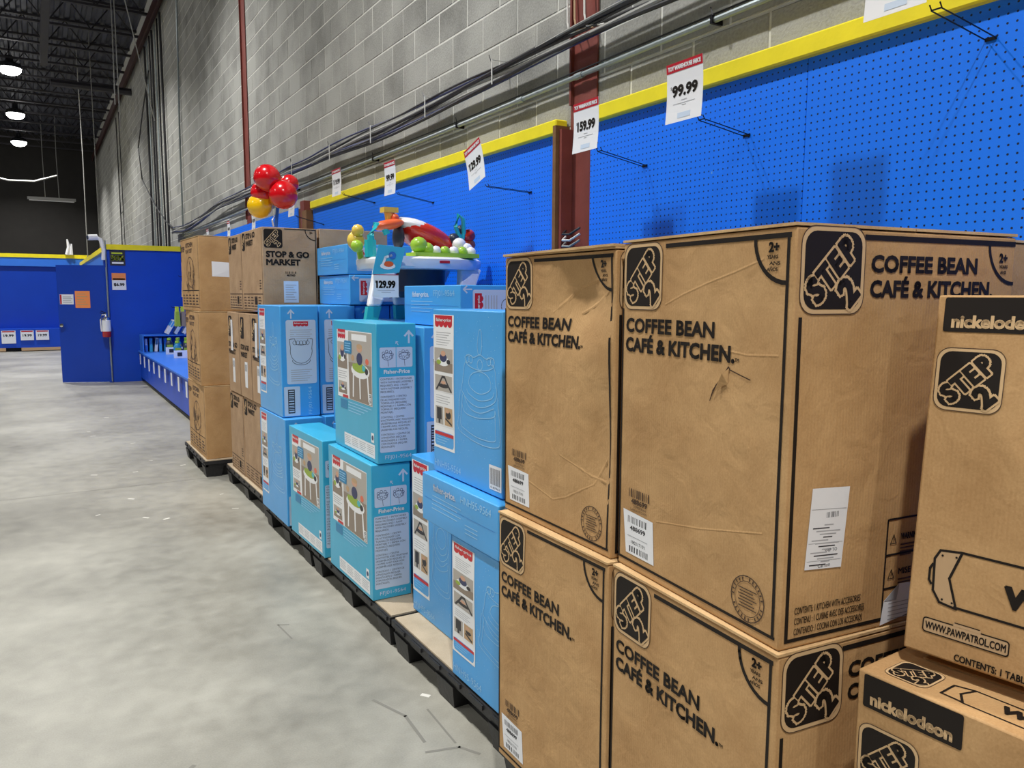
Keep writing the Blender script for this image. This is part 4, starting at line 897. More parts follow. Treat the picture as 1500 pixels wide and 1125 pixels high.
def lying_carton(loc, rz, label, seed, num, a=.60, b=.61, c=.185):
    """blue box laid flat: lettered narrow side to the aisle, turned contents panel on the near end"""
    B = Carton('toy_carton', a, b, c, 'sky', loc, rz, label, .005, seed)
    f = B['L']; f.text('fisher-price.', .10, c*.72, .024, 'sky_pale', w=.19, bold=.1); f.text(num, b*.56, c*.74, .026, 'sky_light', w=.215); f.flush('brand_lettering')
    for k in range(4): f.line([(.09, c*.6-.016*k), (.33-.03*(k % 2), c*.6-.016*k)], .003, 'sky_light', 0)
    for k in range(3): f.line([(.36, c*.35-.014*k), (.45, c*.35-.014*k)], .003, 'sky_light', 0)
    f.flush('small_print'); f.rect(.02, c*.5, b-.02, c*.5+.0012, 'sky_deep', 0); f.flush('fold_seam')
    f = B['F']; arrow(f, .035, c*.9, .04, 'sky_pale', 0, PI/2); f.flush('up_arrow'); f.rrect(.06, .02, a*.62, c-.02, .01, 'sky_pale', 0); cp = f.flush('contents_panel')
    f.rect(.07, .06, .105, c-.035, 'logo_red', 1); [f.disc(.105, .07+.028*k, .008, 'logo_red', 1, ry=.012, n=8) for k in range(3)]; f.text('fisher-price', .094, .065, .012, 'paper', w=.075, rot=PI/2, bold=.1, l=2); f.flush('printed_logo', parent=cp)
    for k in range(5): f.line([(.125+.014*k, .05), (.125+.014*k, c-.045)], .0035, 'label_grey', 1)
    f.ring(.24, c*.5, .035, .003, 'label_ink', 1, n=14); f.ring(.26, c*.5, .05, .003, 'label_ink', 1, n=14, a0=-90, a1=90); f.flush('product_drawing', parent=cp); return B
def seat_carton(loc, rz, label, seed, a=.19, b=.52, c=.628, label_code=True):
    B = Carton('toy_carton', a, b, c, 'sky', loc, rz, label, .004, seed); f = B['L']
    strip(f, .006, .095, .172, c-.115); doodle(f, .205, .175, b-.215, c*.62, .0026); speckle(f, .19, .06, b-.01, c-.02, 130, seed)
    f.text('HNH95-9564', .012, .022, .026, 'sky_light', w=.215); f.flush('item_number')
    if label_code: f.rrect(b-.085, .02, b-.004, .105, .004, 'label_white', 0); f.bars(b-.078, .038, b-.012, .095, 'label_ink', 1, 26, seed); f.text('0 87961', b-.076, .025, .007, 'label_ink', w=.06); f.flush('barcode_sticker')
    return B
cc = lambda x, y, a, b: (x+a/2, y+b/2)   # from near aisle corner
# aqua boxes
x, y = cc(1.255, 3.294, .19, .61); d2 = aqua_carton((x-.012, y, BZ), 0, 'nearer aqua box on the pallet, below the other aqua box', 21)
def ccopy(src, x, y, z, a, b, label, rz=0): o = copy_tree(src.root); o.location = (x+a/2, y+b/2, z); o.rotation_euler = (0, 0, rz); o['label'] = label; return o
o = ccopy(d2, 1.232, 3.985, BZ, .19, .61, 'farther aqua box on the pallet, left of the nearer aqua box', math.radians(.8))
ccopy(d2, 1.277, 3.283, BZ+.638, .19, .61, 'upper aqua box standing on the nearer aqua box', math.radians(-.6))
# tall blue boxes of the far pallet
c0 = tall_carton((*cc(1.222, 4.655, .23, .62), BZ), 0, 'lower tall blue box at the far end of the blue boxes', 31, b=.62, c=.655)
b0 = tall_carton((*cc(1.228, 4.722, .23, .55), BZ+.659), 0, 'upper tall blue box with grey contents panel beside the store lettered kraft box', 32)
ccopy(b0, 1.468, 4.735, BZ+.659, .23, .55, 'second tall blue box from the aisle in the upper far row')
ccopy(b0, 1.705, 4.75, BZ+.659, .23, .55, 'third tall blue box from the aisle in the upper far row')
ccopy(b0, 1.942, 4.75, BZ+.659, .23, .55, 'tall blue box nearest the pegboard in the upper far row')
for k, lb in enumerate(('second', 'third', 'fourth')): ccopy(c0, 1.468+.237*k, 4.66, BZ, .23, .62, '%s tall blue box from the aisle in the lower far row, mostly hidden' % lb)
e2 = tall_carton((*cc(1.487, 3.965, .20, .58), BZ+.638), 0, 'tall blue box showing only its white strip behind the upper aqua box', 33, a=.20, b=.58, c=.615)
# second and third rows behind the aqua boxes
f0 = tall_carton((*cc(1.482, 3.235, .205, .6), BZ+.638), 0, 'tall blue box in shade between the upper aqua box and the large blue seat box', 34, a=.205, b=.6, c=.615, left=False)
for k, (X0, Y0, Z0, lb) in enumerate(((1.70, 3.235, BZ+.638, 'tall blue box in the third row below the flat blue box'), 
        (1.71, 3.90, BZ+.638, 'tall blue box below the middle of the activity table'), (1.935, 3.90, BZ+.638, 'tall blue box below the rear legs of the activity table'), (1.915, 3.235, BZ+.638, 'tall blue box by the pegboard below the flat blue box'))):
    ccopy(f0, X0, Y0, Z0, .205, .6, lb)
g0 = tall_carton((*cc(1.482, 3.29, .205, .6), BZ), 0, 'hidden lower blue box beside the nearer aqua box', 35, a=.205, b=.6, c=.632, left=False)
for X0, Y0, lb in ((1.70, 3.29, 'lower blue box in the third row behind the nearer aqua box'), (1.915, 3.29, 'lower blue box by the pegboard behind the nearer aqua box'), (1.482, 3.95, 'lower blue box in the second row behind the farther aqua box'), (1.71, 3.95, 'lower blue box in the third row behind the farther aqua box'), (1.935, 3.95, 'lower blue box by the pegboard behind the farther aqua box')): ccopy(g0, X0, Y0, BZ, .205, .6, lb)
# flat boxes
ly = lying_carton((*cc(1.57, 3.045, .60, .61), BZ+.638+.62), 0, 'flat blue box lying beside the activity table', 41, 'FFJ01-9564')
ccopy(ly, 1.665, 4.725, BZ+.659+.677, .60, .61, 'lower flat blue box of two, left of the activity table')
ccopy(ly, 1.655, 4.735, BZ+.659+.677+.191, .60, .61, 'upper flat blue box of two, left of the activity table')
# seat boxes
H2 = seat_carton((*cc(1.25, 1.985, .19, .515), BZ), 0, 'nearest lower blue seat box standing at the pallet edge beside the kraft boxes', 51, b=.515, c=.53, label_code=False)
H1 = seat_carton((*cc(1.37, 2.745, .19, .385), BZ), 0, 'lower blue seat box set back from the bare pallet edge', 52, b=.385, c=.705, label_code=False)
K = lying_carton((*cc(1.24, 2.142, .60, .59), BZ+.535), 0, 'lying blue box with brand lettering wedged below the large upright seat box', 53, 'HNH95-9564', b=.59, c=.185)
g = seat_carton((*cc(1.285, 2.195, .19, .525), BZ+.535+.19), 0, 'large upright blue seat box with white line drawing beside the dented kraft box', 54, b=.525, c=.622)
h3 = tall_carton((*cc(1.46, 2.1, .37, .6), BZ), 0, 'hidden blue box under the lying blue box', 55, a=.37, b=.6, c=.53, left=False, front=False)
o = copy_tree(h3.root); o.location = (1.58+.19, 2.745+.23, BZ); o['label'] = 'hidden blue box behind the set back seat box'; o.rotation_euler = (0, 0, PI/2); o.location = (1.90, 2.935, BZ)
# ================================================================ STORE LETTERED KRAFT BOXES
def store_carton(a, b, c, loc, label, seed, front=True, narrow=False, sticker=False):
    B = Carton('store_carton', a, b, c, 'kraft_grey', loc, 0, label, .004, seed, top_flaps=None)
    f = B['L']; s = min(1, b/.6)
    if narrow:
        f.rrect(.03, c-.19, .03+.12, c-.03, .02, 'ink'); f.text('STEP', .05, c-.17, .04, 'kraft_line', w=.13, rot=math.radians(55), bold=.1); f.flush('printed_logo')
        f.text('STOP & GO', .03, c-.27, .035, 'ink', w=b*.7, bold=.14); f.text('MARKET', .03, c-.325, .035, 'ink', w=b*.55, bold=.14); f.flush('printed_lettering')
        f.rect(.15, .08, .23, .27, 'label_white'); f.bars(.16, .2, .22, .25, 'label_ink', 1, 12, seed); f.rect(.12, c-.3, .19, c-.06, 'label_white', 4) if seed % 2 else None; f.flush('paper_label')
    else:
        f.rrect(.015, c-.135, .105, c-.012, .018, 'ink'); f.text('STEP', .03, c-.12, .03, 'kraft_line', w=.1, rot=math.radians(50), bold=.12); f.flush('printed_logo')
        f.text('STOP & GO', .135, c-.055, .034, 'ink', w=.27*s, bold=.14); f.text('MARKET', .135, c-.105, .034, 'ink', w=.21*s, bold=.14); f.flush('printed_lettering')
        f.rect(.02, .115, b-.02, .121, 'ink_soft'); f.rect(.02, .012, b-.02, .017, 'ink_soft')
        for k in range(5):
            u = .03+(b-.06)*k/5
            for j in range(4): f.rect(u, .03+.02*j, u+(b-.06)/5*(.75-.15*(j % 2)), .037+.02*j, 'ink_soft')
        f.rect(b*.6, .045, b*.72, .10, 'ink'); [f.rect(b-.09, .15+.018*j, b-.04-.01*(j % 2), .158+.018*j, 'ink_soft') for j in range(4)]; f.flush('small_print')
    f.line([(b-.012, .01), (b-.012, c-.01)], .006, 'ink'); f.flush('border_line')
    if front:
        f = B['F']; f.rrect(.012, c-.135, .135, c-.012, .014, 'ink'); f.text('STEP', .04, c-.125, .034, 'kraft_line', w=.115, bold=.3, rot=math.radians(48), l=2); f.text('STEP', .04, c-.125, .034, 'ink', w=.115, bold=.08, rot=math.radians(48), l=3); f.text('2', .105, c-.125, .036, 'kraft_line', bold=.3, rot=math.radians(48), l=2); f.text('2', .105, c-.125, .036, 'ink', bold=.08, rot=math.radians(48), l=3); f.flush('printed_logo')
        f.text('STOP & GO', .026, c-.195, .036, 'ink', w=.285, bold=.15); f.text('MARKET', .026, c-.247, .036, 'ink', w=.225, bold=.15); f.flush('printed_lettering')
        f.bars(.15, .255, .222, .27, 'ink', 1, 18, 2); f.text('487900', .158, .238, .012, 'ink', w=.056, bold=.1); f.flush('printed_barcode'); f.rect(.135, .06, .235, .205, 'sky_pale', 0); [f.rect(.147, .08+.016*j, .22-.01*(j % 3), .085+.016*j, 'label_grey', 1) for j in range(7)]; f.flush('paper_label')
        f.line([(a-.01, .01), (a-.01, c-.01)], .006, 'ink'); f.line([(.15, c-.008), (a-.008, c-.008)], .006, 'ink'); f.ring(a-.01, c-.008, .07, .006, 'ink', n=9, a0=180, a1=270); f.text('2+', a-.05, c-.035, .014, 'ink', bold=.12); f.flush('border_line')
    return B
SA = .37
store_carton(SA, .60, .56, (1.29+SA/2, 5.36+.30, 1.432), 'top kraft box with large store lettering facing the camera, below the balloons', 61)
store_carton(SA, .46, .556, (1.29+SA/2, 5.97+.23, 1.432), 'top kraft box just left of the one with large store lettering', 62, front=False)
for k, (y0, b, lb) in enumerate(((5.36, .395, 'middle layer kraft box right next to the tall blue boxes'), (5.762, .37, 'middle layer kraft box, central one of three'), (6.14, .42, 'middle layer kraft box, leftmost of three'))):
    store_carton(SA, b, .628, (1.29+SA/2, y0+b/2, BZ+.632), lb, 63+k, front=False, narrow=True)
store_carton(SA, .755, .626, (1.30+SA/2, 5.36+.38, BZ), 'bottom layer kraft box beside the lowest tall blue box', 67, front=False)
store_carton(SA, .47, .622, (1.295+SA/2, 6.125+.235, BZ), 'bottom layer kraft box, leftmost under the store lettered stack', 68, front=False)
sb = store_carton(.5, .60, .628, (1.68+.25, 5.37+.30, BZ), 'hidden bottom kraft box behind the store lettered stack', 69, front=False)
for z, lb in ((BZ+.632, 'hidden middle kraft box behind the store lettered stack'), (1.421, 'plain kraft box top seen behind the two flat blue boxes')):
    o = copy_tree(sb.root); o.location = (1.93, 5.67, z-.004 if z > 1.4 else z); o['label'] = lb
    if z > 1.4: o.location.z = BZ+1.264; o.scale = (1, 1, .93)
# farthest column of three kraft boxes
def toy_house_carton(loc, rz, label, seed, sticker=False):
    a, b, c = .46, .80, .618; B = Carton('kraft_carton', a, b, c, 'kraft', loc, rz, label, .008, seed, top_flaps='kraft_edge'); f = B['L']; R = random.Random(seed)
    f.text('STEP', .03, c-.10, .04, 'ink_soft', w=.16, bold=.12); f.text('KITCHEN', .26, c-.07, .035, 'ink_soft', w=.3, bold=.12); f.text('PLAY SET', .26, c-.12, .03, 'ink_soft', w=.28, bold=.1); f.flush('printed_lettering'); f.rect(.004, c-.19, .022, c-.03, 'ink', 0); f.flush('printed_logo')
    for k in range(26):
        u, v = R.uniform(.25, .6), R.uniform(.2, .46); f.line([(u, v), (u+R.uniform(-.06, .06), v-R.uniform(.03, .1))], R.uniform(.006, .016), 'ink_soft' if k % 3 else 'ink', 0)
    f.ring(.43, .33, .16, .008, 'ink_soft', 0, ry=.13); f.flush('product_drawing')
    f.rect(.04, .17, b-.05, .176, 'ink'); f.rect(.04, .03, b-.05, .034, 'ink_soft')
    for k in range(5):
        for j in range(4): f.rect(.06+.14*k, .05+.025*j, .06+.14*k+.1-.02*(j % 2), .062+.025*j, 'ink_soft')
    f.line([(b-.03, .02), (b-.03, c-.02)], .006, 'ink_soft'); f.flush('small_print')
    if sticker: f = B['F']; f.poly([(.1, .29), (.36, .28), (.36, .40), (.1, .415)], 'label_white'); [f.rect(.12+.03*k, .3, .13+.03*k, .38-.01*(k % 3), 'label_grey', 1) for k in range(6)]; f.flush('shipping_label'); 
    return B
toy_house_carton((1.155+.23, 6.95+.40, BZ), math.radians(.5), 'bottom kraft box of the farthest three box column', 71)
toy_house_carton((1.15+.23, 6.965+.40, BZ+.628), math.radians(-1.2), 'middle kraft box of the farthest three box column', 72)
toy_house_carton((1.15+.23, 6.975+.40, BZ+1.256), math.radians(1.5), 'top kraft box of the farthest three box column, with a white label', 73, True)
# ================================================================ PRICE SIGNS ON WIRE HOOKS
def hook(y, z, xt, zt, label):
    o = thing('wire_hook', (2.33, y, z), 0, label, 'hook'); L = xt-2.33; dz = zt-z
    for dy in (-.014, .014):
        q = MB(); q.tube([(-.003, dy, 0), (L*.5, dy, dz*.5), (L*.96, dy, dz*.95), (L, dy, dz+.012)], .002, 'wire_black', 5); q.build('wire', o)
    q = MB(); q.box(-.004, -.016, -.005, -.001, .016, .005, 'wire_black'); q.build('back_plate', o)
    q = MB(); q.tube([(L*.97, -.014, dz*.97), (L*.97, .014, dz*.97)], .0024, 'wire_black', 5); q.build('cross_wire', o)
    return o
def price_sign(x, y, z, price, label, wd=.185, ht=.212, tw=0, lean=0, extra=True, m='label_white', header=True):
    """card facing the aisle, far edge at y"""
    o = thing('price_sign', (x, y, z), tw, label, 'sign'); o.rotation_euler = (0, lean, tw)
    q = MB(); n = 6
    vs = []
    for i in range(n+1): t = i/n; b = .006*math.sin(t*PI); vs += [(b, 0, ht*t), (b, -wd, ht*t), (b+.0008, 0, ht*t), (b+.0008, -wd, ht*t)]
    fs = []
    for i in range(n): a = 4*i; c = a+4; fs += [(a, a+1, c+1, c), (a+2, c+2, c+3, a+3), (a, c, c+2, a+2), (a+1, a+3, c+3, c+1)]
    q.add(vs, fs, m); cd = q.build('card', o)
    gr = np.array([[-.006*math.sin(j/12*PI) for j in range(13)] for i in range(13)])
    f = Face((0, 0, 0), (0, -1, 0), (0, 0, 1), wd, ht, gr, o)
    if header: f.rect(0, ht*.845, wd, ht, 'sign_red', 0, 4); f.text('TOY WAREHOUSE PRICE', wd*.05, ht*.885, ht*.065, 'paper', w=wd*.9, bold=.16, l=2); f.flush('sign_header', 'red header band', cd)
    f.text(price, wd*.17, ht*.44, ht*.17, 'ink', w=wd*.68, bold=.15); f.text('$', wd*.11, ht*.57, ht*.05, 'label_ink'); f.flush('price_lettering', parent=cd)
    if extra: f.rect(wd*.42, ht*.355, wd*.58, ht*.365, 'label_grey'); f.rect(wd*.2, ht*.305, wd*.8, ht*.315, 'label_grey'); f.rect(wd*.44, ht*.27, wd*.56, ht*.28, 'label_grey'); f.rect(wd*.34, ht*.06, wd*.7, ht*.15, 'sky_pale'); f.flush('small_print', parent=cd)
    return o
hook(1.273, 2.268, 2.052, 2.30, 'wire hook nearest the camera at the right end of the pegboard')
price_sign(2.042, 1.475, 2.318, '79.99', 'price sign cut off by the top edge above the nearest wire hook')
hook(2.155, 2.152, 2.085, 2.185, 'wire hook below the large 99.99 sign')
price_sign(2.075, 2.328, 2.192, '99.99', 'largest price sign reading 99.99 above the nearest kraft box', .188, .216)
hook(2.738, 2.118, 2.07, 2.160, 'wire hook below the 159.99 sign')
price_sign(2.058, 2.912, 2.168, '159.99', 'price sign reading 159.99 hanging before the red column', .18, .212, lean=.02)
hook(3.684, 2.105, 2.055, 2.118, 'wire hook below the tilted 129.99 sign')
o = price_sign(2.042, 3.85, 2.112, '129.99', 'tilted price sign reading 129.99 above the activity table', .185, .222); o.rotation_euler = (math.radians(-17), 0, 0)
hook(4.915, 2.169, 2.07, 2.21, 'wire hook below the small 99.99 sign')
price_sign(2.06, 5.12, 2.215, '99.99', 'small price sign reading 99.99, second from the balloons', .19, .218)
hook(5.995, 2.273, 2.071, 2.32, 'wire hook below the small sign closest to the balloons')
price_sign(2.06, 6.225, 2.322, '119.99', 'price sign reading 119.99 at the balloon end of the yellow rail', .21, .205)
hook(7.30, 2.20, 2.07, 2.26, 'wire hook behind the red balloons')
price_sign(2.06, 7.52, 2.268, '149.99', 'narrow looking price sign directly beside the red balloons', .20, .215)
for k, (yy, lb) in enumerate(((8.9, 'first'), (10.2, 'second'), (11.6, 'third'))):
    hook(yy, 2.2, 2.07, 2.23, 'wire hook of the %s small sign beyond the balloons' % lb)
    price_sign(2.06, yy+.1, 2.24, '49.99', '%s small price sign beyond the balloons above the kraft boxes' % lb, .16, .20)
# ================================================================ BALLOONS
bb = thing('balloon_bunch', (1.47, 5.62, 1.995), 0, 'bunch of shiny red balloons with one yellow balloon on the kraft box', 'balloons')
def balloon(c, r, m, d):
    q = MB(); d = Vector(d).normalized(); rot = Vector((0, 0, 1)).rotation_difference(-d).to_matrix(); prof = []
    n = 18; vs = []; fs = []; h = 12
    for i in range(h+1):
        a = PI*i/h; rr = r*math.sin(a)*(1-.10*math.cos(a)*-1 if False else 1); zz = -r*math.cos(a); zz = zz*1.28 if zz < 0 else zz; rr *= (1 if zz > 0 else (1-.12*(-zz/r)**2))
        for k in range(n): vs.append(rot @ Vector((rr*math.cos(2*PI*k/n), rr*math.sin(2*PI*k/n), zz))+Vector(c))
    for i in range(h):
        for k in range(n): fs.append((i*n+k, i*n+(k+1) % n, (i+1)*n+(k+1) % n, (i+1)*n+k))
    q.add(vs, fs, m); e = Vector(c)-rot @ Vector((0, 0, 1))*r*1.27; q.tube([e, e-rot @ Vector((0, 0, .012))], [.004, .011], m, 8); return q.build('balloon', bb, True)
ct = Vector((-.01, 0, .27))
for dx, dy, z, r, m in ((-.08, -.05, .345, .092, 'balloon_red'), (.09, .02, .325, .066, 'balloon_red'), (-.095, .04, .255, .078, 'balloon_red'), (.012, -.10, .232, .098, 'balloon_red'), (-.11, .06, .165, .085, 'balloon_yellow')):
    balloon((dx, dy, z), r, m, ct-Vector((dx, dy, z)))
q = MB(); q.tube([(-.01, 0, .28), (0, .01, .15), (-.02, .0, .0)], .012, 'blue_light', 8); q.build('stick', bb, True)
q = MB(); q.tube([(-.04, -.05, .09), (-.06, -.07, .06), (-.05, -.06, .02)], .006, 'label_white', 6); q.build('ribbon', bb, True)
# ================================================================ ACTIVITY TABLE (baby entertainer)
TZ = BZ+.638+.617
at_ = thing('activity_table', (1.905, 4.22, TZ), 0, 'white baby activity table with red and green toys standing on the blue boxes', 'baby toy')
TH = .30
def rtri(r, k=.10, n=36, ph=0): return [((r*(1+k*math.cos(3*(t-ph))))*math.cos(t), (r*(1+k*math.cos(3*(t-ph))))*math.sin(t)) for t in [2*PI*i/n for i in range(n)]]
q = MB(); P1 = rtri(.285, .03); P2 = rtri(.30, .03); P3 = rtri(.285, .03); n = len(P1); vs = [(x, y, TH-.055) for x, y in P1]+[(x, y, TH-.03) for x, y in P2]+[(x, y, TH-.01) for x, y in P2]+[(x, y, TH) for x, y in P3]+[(x*.45, y*.45, TH) for x, y in P3]+[(x*.45, y*.45, TH-.055) for x, y in P1]
fs = []
for j in range(5):
    for i in range(n): fs.append((j*n+i, j*n+(i+1) % n, (j+1)*n+(i+1) % n, (j+1)*n+i))
for i in range(n): fs.append((5*n+i, 5*n+(i+1) % n, (i+1) % n, i))
q.add(vs, fs, 'plastic_white'); q.build('table_top', at_, True)
q = MB(); q.rect = None
q.box(-.02, -.302, TH-.03, .03, -.299, TH-.018, 'logo_red'); q.build('maker_badge', at_)
for k, (x0, y0, x1, y1) in enumerate(((-.22, -.15, -.30, -.20), (.2, -.15, .14, -.2), (.16, .12, .13, .18), (-.05, .12, -.03, .18))):
    lg = MB(); d = .042
    lg.hexa([(x1-.03, y1-.02, .07), (x1+.03, y1-.02, .07), (x1+.03, y1+.02, .07), (x1-.03, y1+.02, .07), (x0-.055, y0-.03, TH-.05), (x0+.055, y0-.03, TH-.05), (x0+.055, y0+.03, TH-.05), (x0-.055, y0+.03, TH-.05)], 'plastic_white'); l_ = lg.build('leg', at_)
    bvm = l_.modifiers.new('bevel', 'BEVEL'); bvm.width = .01; bvm.segments = 2
    ft = MB(); ex, ey = (x1-x0)*.25, (y1-y0)*.25; ft.hexa([(x1+ex-.027, y1+ey-.019, 0), (x1+ex+.027, y1+ey-.019, 0), (x1+ex+.027, y1+ey+.019, 0), (x1+ex-.027, y1+ey+.019, 0), (x1-.0305, y1-.0205, .0695), (x1+.0305, y1-.0205, .0695), (x1+.0305, y1+.0205, .0695), (x1-.0305, y1+.0205, .0695)], 'plastic_teal'); ft.build('foot', l_)
q = MB(); q.lathe([(.13, TH-.05), (.125, TH-.16), (.09, TH-.19), (0, TH-.195)], 'plastic_dark', n=20); q.build('seat_sling', at_, True)
Ry = Matrix.Rotation(math.radians(24), 3, 'Y'); Rz = Matrix.Rotation(math.radians(20), 3, 'Z')
q = MB(); q.ball((.05, .02, TH+.10), .17, 'plastic_red', 22, (1, .75, .36), Rz @ Ry); rd = q.build('red_hood', at_, True)
q = MB(); q.ball((.035, .035, TH+.112), .178, 'plastic_white', 22, (1, .75, .30), Rz @ Ry); q.build('white_rim', at_, True)
q = MB(); q.ball((-.11, -.02, TH+.10), .075, 'plastic_dark', 16, (.25, .9, .8)); q.build('dark_wheel', at_, True)
q = MB(); q.ball((-.17, -.05, TH+.155), .08, 'plastic_orange', 16, (1, .5, .32), Matrix.Rotation(math.radians(-12), 3, 'Y')); q.build('orange_beak', at_, True)
q = MB(); q.tube([(-.14, .0, TH+.16), (-.15, -.01, TH+.22)], .025, 'plastic_yellow', 8); q.box(-.185, -.04, TH+.215, -.115, .02, TH+.24, 'plastic_yellow'); q.ball((-.13, -.03, TH+.19), .022, 'plastic_orange', 10); q.build('yellow_giraffe', at_, True)
q = MB(); q.tube([(-.25, -.06, TH), (-.26, -.06, TH+.1), (-.235, -.06, TH+.15), (-.2, -.06, TH+.15), (-.18, -.06, TH+.11)], .017, 'plastic_teal', 8); q.tube([(-.26, -.06, TH), (-.262, -.06, TH+.08)], .028, 'plastic_teal', 8); q.build('teal_arch', at_, True)
q = MB(); q.ball((-.3, .03, TH+.08), .042, 'plastic_yellow', 12, (1, 1, 1.1)); q.ball((-.3, .0, TH+.125), .03, 'plastic_yellow', 10); q.ball((-.315, -.03, TH+.05), .03, 'plastic_green', 10); q.tube([(-.28, .02, TH-.005), (-.29, .02, TH+.05)], .015, 'plastic_green', 8); q.build('yellow_bird', at_, True)
q = MB(); q.box(-.12, -.26, TH, .2, -.14, TH+.02, 'plastic_green'); q.ball((-.08, -.2, TH+.055), .04, 'plastic_green', 12); q.ball((-.04, -.2, TH+.035), .035, 'plastic_green', 12)
for k in range(5): q.ball((.0+.045*k, -.21, TH+.03), .026, 'plastic_green' if k % 2 else 'plastic_white', 10)
q.build('green_caterpillar', at_, True)
q = MB()
for x0, y0, z0, r, m in ((.17, -.1, .07, .035, 'plastic_white'), (.2, -.12, .05, .03, 'plastic_white'), (.16, -.06, .10, .03, 'plastic_dark'), (.24, -.06, .12, .034, 'plastic_red'), (.245, -.06, .075, .03, 'plastic_orange'), (.21, -.03, .15, .024, 'plastic_dark')): q.ball((x0, y0, TH+z0), r, m, 12)
q.tube([(.2, -.06, TH), (.2, -.06, TH+.06)], .012, 'plastic_white'); q.build('bead_spinner', at_, True)
q = MB(); q.tube([(.19, -.07, TH+.1), (.165, -.07, TH+.16), (.18, -.07, TH+.22), (.205, -.07, TH+.2), (.21, -.07, TH+.13), (.2, -.07, TH+.1)], .011, 'plastic_teal', 8); q.build('blue_loop', at_, True)
q = MB(); q.box(-.2, -.27, TH-.045, -.1, -.24, TH+.0, 'plastic_white'); q.ball((-.02, -.15, TH+.02), .05, 'plastic_white', 12, (1.6, 1, .6)); q.build('white_toy_base', at_, True)
at_.scale = (1.22, 1.1, 1.17)
# hanging bag and price card on the table
hb = thing('picture_bag', (1.575, 3.872, 1.652), math.radians(-14), 'blue picture bag hanging from the corner of the activity table', 'bag')
q = MB(); q.hexa([(-.085, -.012, 0), (.055, -.012, .012), (.055, .0, .012), (-.085, .0, 0), (-.05, -.008, .155), (.09, -.008, .14), (.09, .0, .14), (-.05, .0, .155)], 'aqua'); q.build('bag', hb)
f = Face((-.085, -.0125, 0), (1, 0, 0), (0, .02, .9998), .17, .15, None, hb, lift=.002); f.disc(.08, .045, .04, 'paper', 0, ry=.018); f.disc(.085, .055, .026, 'plastic_orange', 1, ry=.015); f.line([(.05, .04), (.07, .09), (.1, .1)], .012, 'paper', 1); f.disc(.105, .1, .02, 'sky_deep', 1); f.flush('print')
pc = thing('price_card', (1.492, 3.872, 1.535), math.radians(-14), 'white 129.99 price card below the blue picture bag on the activity table', 'sign')
q = MB(); q.box(0, 0, 0, .13, .002, .118, 'label_white'); q.build('card', pc)
f = Face((0, 0, 0), (1, 0, 0), (0, 0, 1), .13, .118, None, pc); f.text('129.99', .016, .05, .034, 'ink', w=.095, bold=.14); f.text('$', .008, .075, .012, 'ink'); f.rect(.04, .025, .09, .027, 'label_grey'); f.rect(.02, .035, .11, .037, 'label_grey'); f.rect(0, .114, .13, .118, 'sign_red'); f.flush('price_lettering')
# ================================================================ LOW BLUE SHELF BY THE PARTITION
sh = thing('blue_shelf', (1.5, 8.3, 0), 0, 'low blue display shelf along the wall beyond the kraft boxes', 'shelf'); SL = PY-8.3-.01
q = MB(); q.box(0, 0, .07, .03, SL, .52, 'blue_paint'); q.build('front_board', sh)
q = MB(); q.box(-.03, 0, .52, .82, SL, .545, 'blue_light'); q.build('shelf_top', sh)
q = MB(); q.box(.06, 0, 0, .09, SL, .07, 'toekick'); q.box(.79, 0, 0, .82, SL, .5, 'toekick'); q.build('toe_kick', sh)
q = MB(); q.box(.0, SL-.55, .82, .80, SL-.03, .835, 'blue_light'); q.box(.0, SL-.05, .546, .80, SL-.03, .82, 'blue_light'); q.box(.0, SL-.55, .546, .015, SL-.05, .82, 'blue_light'); q.build('raised_shelf', sh)
for k in range(9):
    q = MB(); yy = SL-.35-.62*k; q.box(-.036, yy-.055, .33-.01*(k % 3), -.031, yy+.055, .5, 'label_white'); q.build('price_tag', sh)
def book(name, loc, rot, dims, m, m2, label):
    o = thing(name, loc, 0, label, 'book' if name == 'book' else 'toy pack'); o.rotation_euler = rot; a, b, c = dims
    q = MB(); q.box(-a/2, -b/2, 0, a/2, b/2, c, m); q.build('cover', o); q = MB(); q.box(-a/2-.002, -b/2+.003, c*.55, -a/2-.0005, b/2-.003, c*.9, m2); q.box(-a/2+.01, -b/2-.002, c*.5, a/2-.01, -b/2-.0005, c*.92, m2); q.build('cover_print', o); return o
cols = ['blue_light', 'aqua', 'paper', 'sky', 'aqua_dark', 'sky_light']
ordn = ['first', 'second', 'third', 'fourth', 'fifth', 'sixth']
for k in range(6):
    tl = math.radians(6 if k == 2 else 0)
    book('book', (1.56+.076*k, PY-.36, .547+.03*abs(math.sin(tl))), (0, tl, 0), (.045, .2, .235), cols[k], cols[(k+2) % 6], '%s thin boxed book from the aisle under the raised shelf by the partition' % ordn[k])
for k in range(3):
    book('book', (1.90+.135*k, PY-.36, .852), (0, math.radians(30), 0), (.05, .26, .27), ('paper', 'sky_pale', 'paper')[k], ('sky', 'pic_navy', 'sky')[k], '%s white boxed book from the aisle leaning on the raised shelf' % ordn[k])
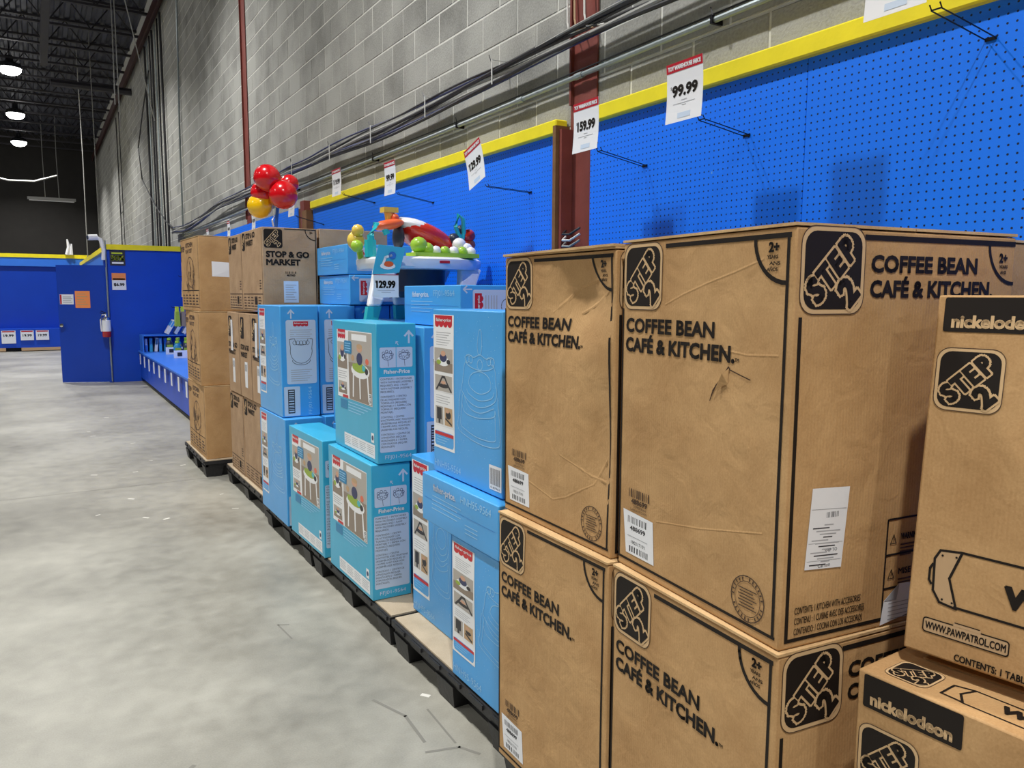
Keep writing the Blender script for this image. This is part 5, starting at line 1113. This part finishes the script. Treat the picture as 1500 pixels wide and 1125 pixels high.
for k in range(6):
    o = thing('bottle_pack', (1.86+.135*(k % 3), PY-1.0-.9*(k//3), .546), 0, '%s green topped bottle pack from the aisle in the %s row on the low shelf' % (ordn[k % 3], 'farther' if k < 3 else 'nearer'), 'toy pack')
    q = MB(); q.lathe([(0, 0), (.055, 0), (.058, .02), (.058, .17), (.034, .21), (.024, .22)], 'aqua_dark' if k % 2 else 'plastic_dark', n=10); q.build('bottle', o, True); q = MB(); q.lathe([(.026, .22), (.034, .225), (.034, .26), (0, .265)], 'plastic_green', n=10); q.build('cap', o, True); q = MB(); q.box(-.045, -.062, .05, .045, -.0585, .15, 'pic_green'); q.build('label_sheet', o)
for k in range(2):
    q = MB(); q.box(0, 0, 0, .52, .012, .12, 'paper'); q.box(.05, -.002, .03, .12, -.0005, .09, 'poster_dark'); q.box(.2, -.002, .03, .27, -.0005, .09, 'poster_dark'); q.box(.36, -.002, .03, .43, -.0005, .09, 'poster_dark'); o = q.build('shelf_sign'); o.location = (1.77, PY-1.25-.9*k, .546); tag(o, '%s white shelf sign in front of the green topped bottle packs' % ('farther', 'nearer')[k], 'sign')
def hanging_pack(x, y, z, m, m2, label):
    o = thing('hanging_pack', (x, y, z), 0, label, 'toy pack'); q = MB(); q.hexa([(-.035, -.1, 0), (.035, -.1, 0), (.035, .1, 0), (-.035, .1, 0), (-.025, -.09, .24), (.025, -.09, .24), (.025, .09, .24), (-.025, .09, .24)], m); q.build('pack', o)
    q = MB(); q.box(-.018, -.085, .235, .018, .085, .32, m2); q.build('header_card', o)
for yy, z, n, cl, cl2, row in ((PY-1.5, 1.02, 4, ('pic_green', 'pic_floor', 'pic_dark', 'pic_green'), ('poster_lime',)*4, 'green pack on the lower long peg near the partition'), (PY-2.4, 1.50, 3, ('plastic_yellow', 'wood', 'plastic_yellow'), ('poster_lime', 'paper', 'paper'), 'yellow pack on the upper long peg near the partition')):
    q = MB(); q.tube([(2.329, yy, z+.3), (1.86, yy, z+.305), (1.85, yy, z+.325)], .005, 'wire_black'); o = q.build('long_peg'); tag(o, 'long wire peg carrying the %s packs by the partition' % row.split()[0], 'hook')
    for k in range(n): hanging_pack(1.93+.085*k, yy, z, cl[k], cl2[k], '%s %s' % (ordn[k], row))
bpy.data.objects.remove(_to); bpy.data.curves.remove(_tc)
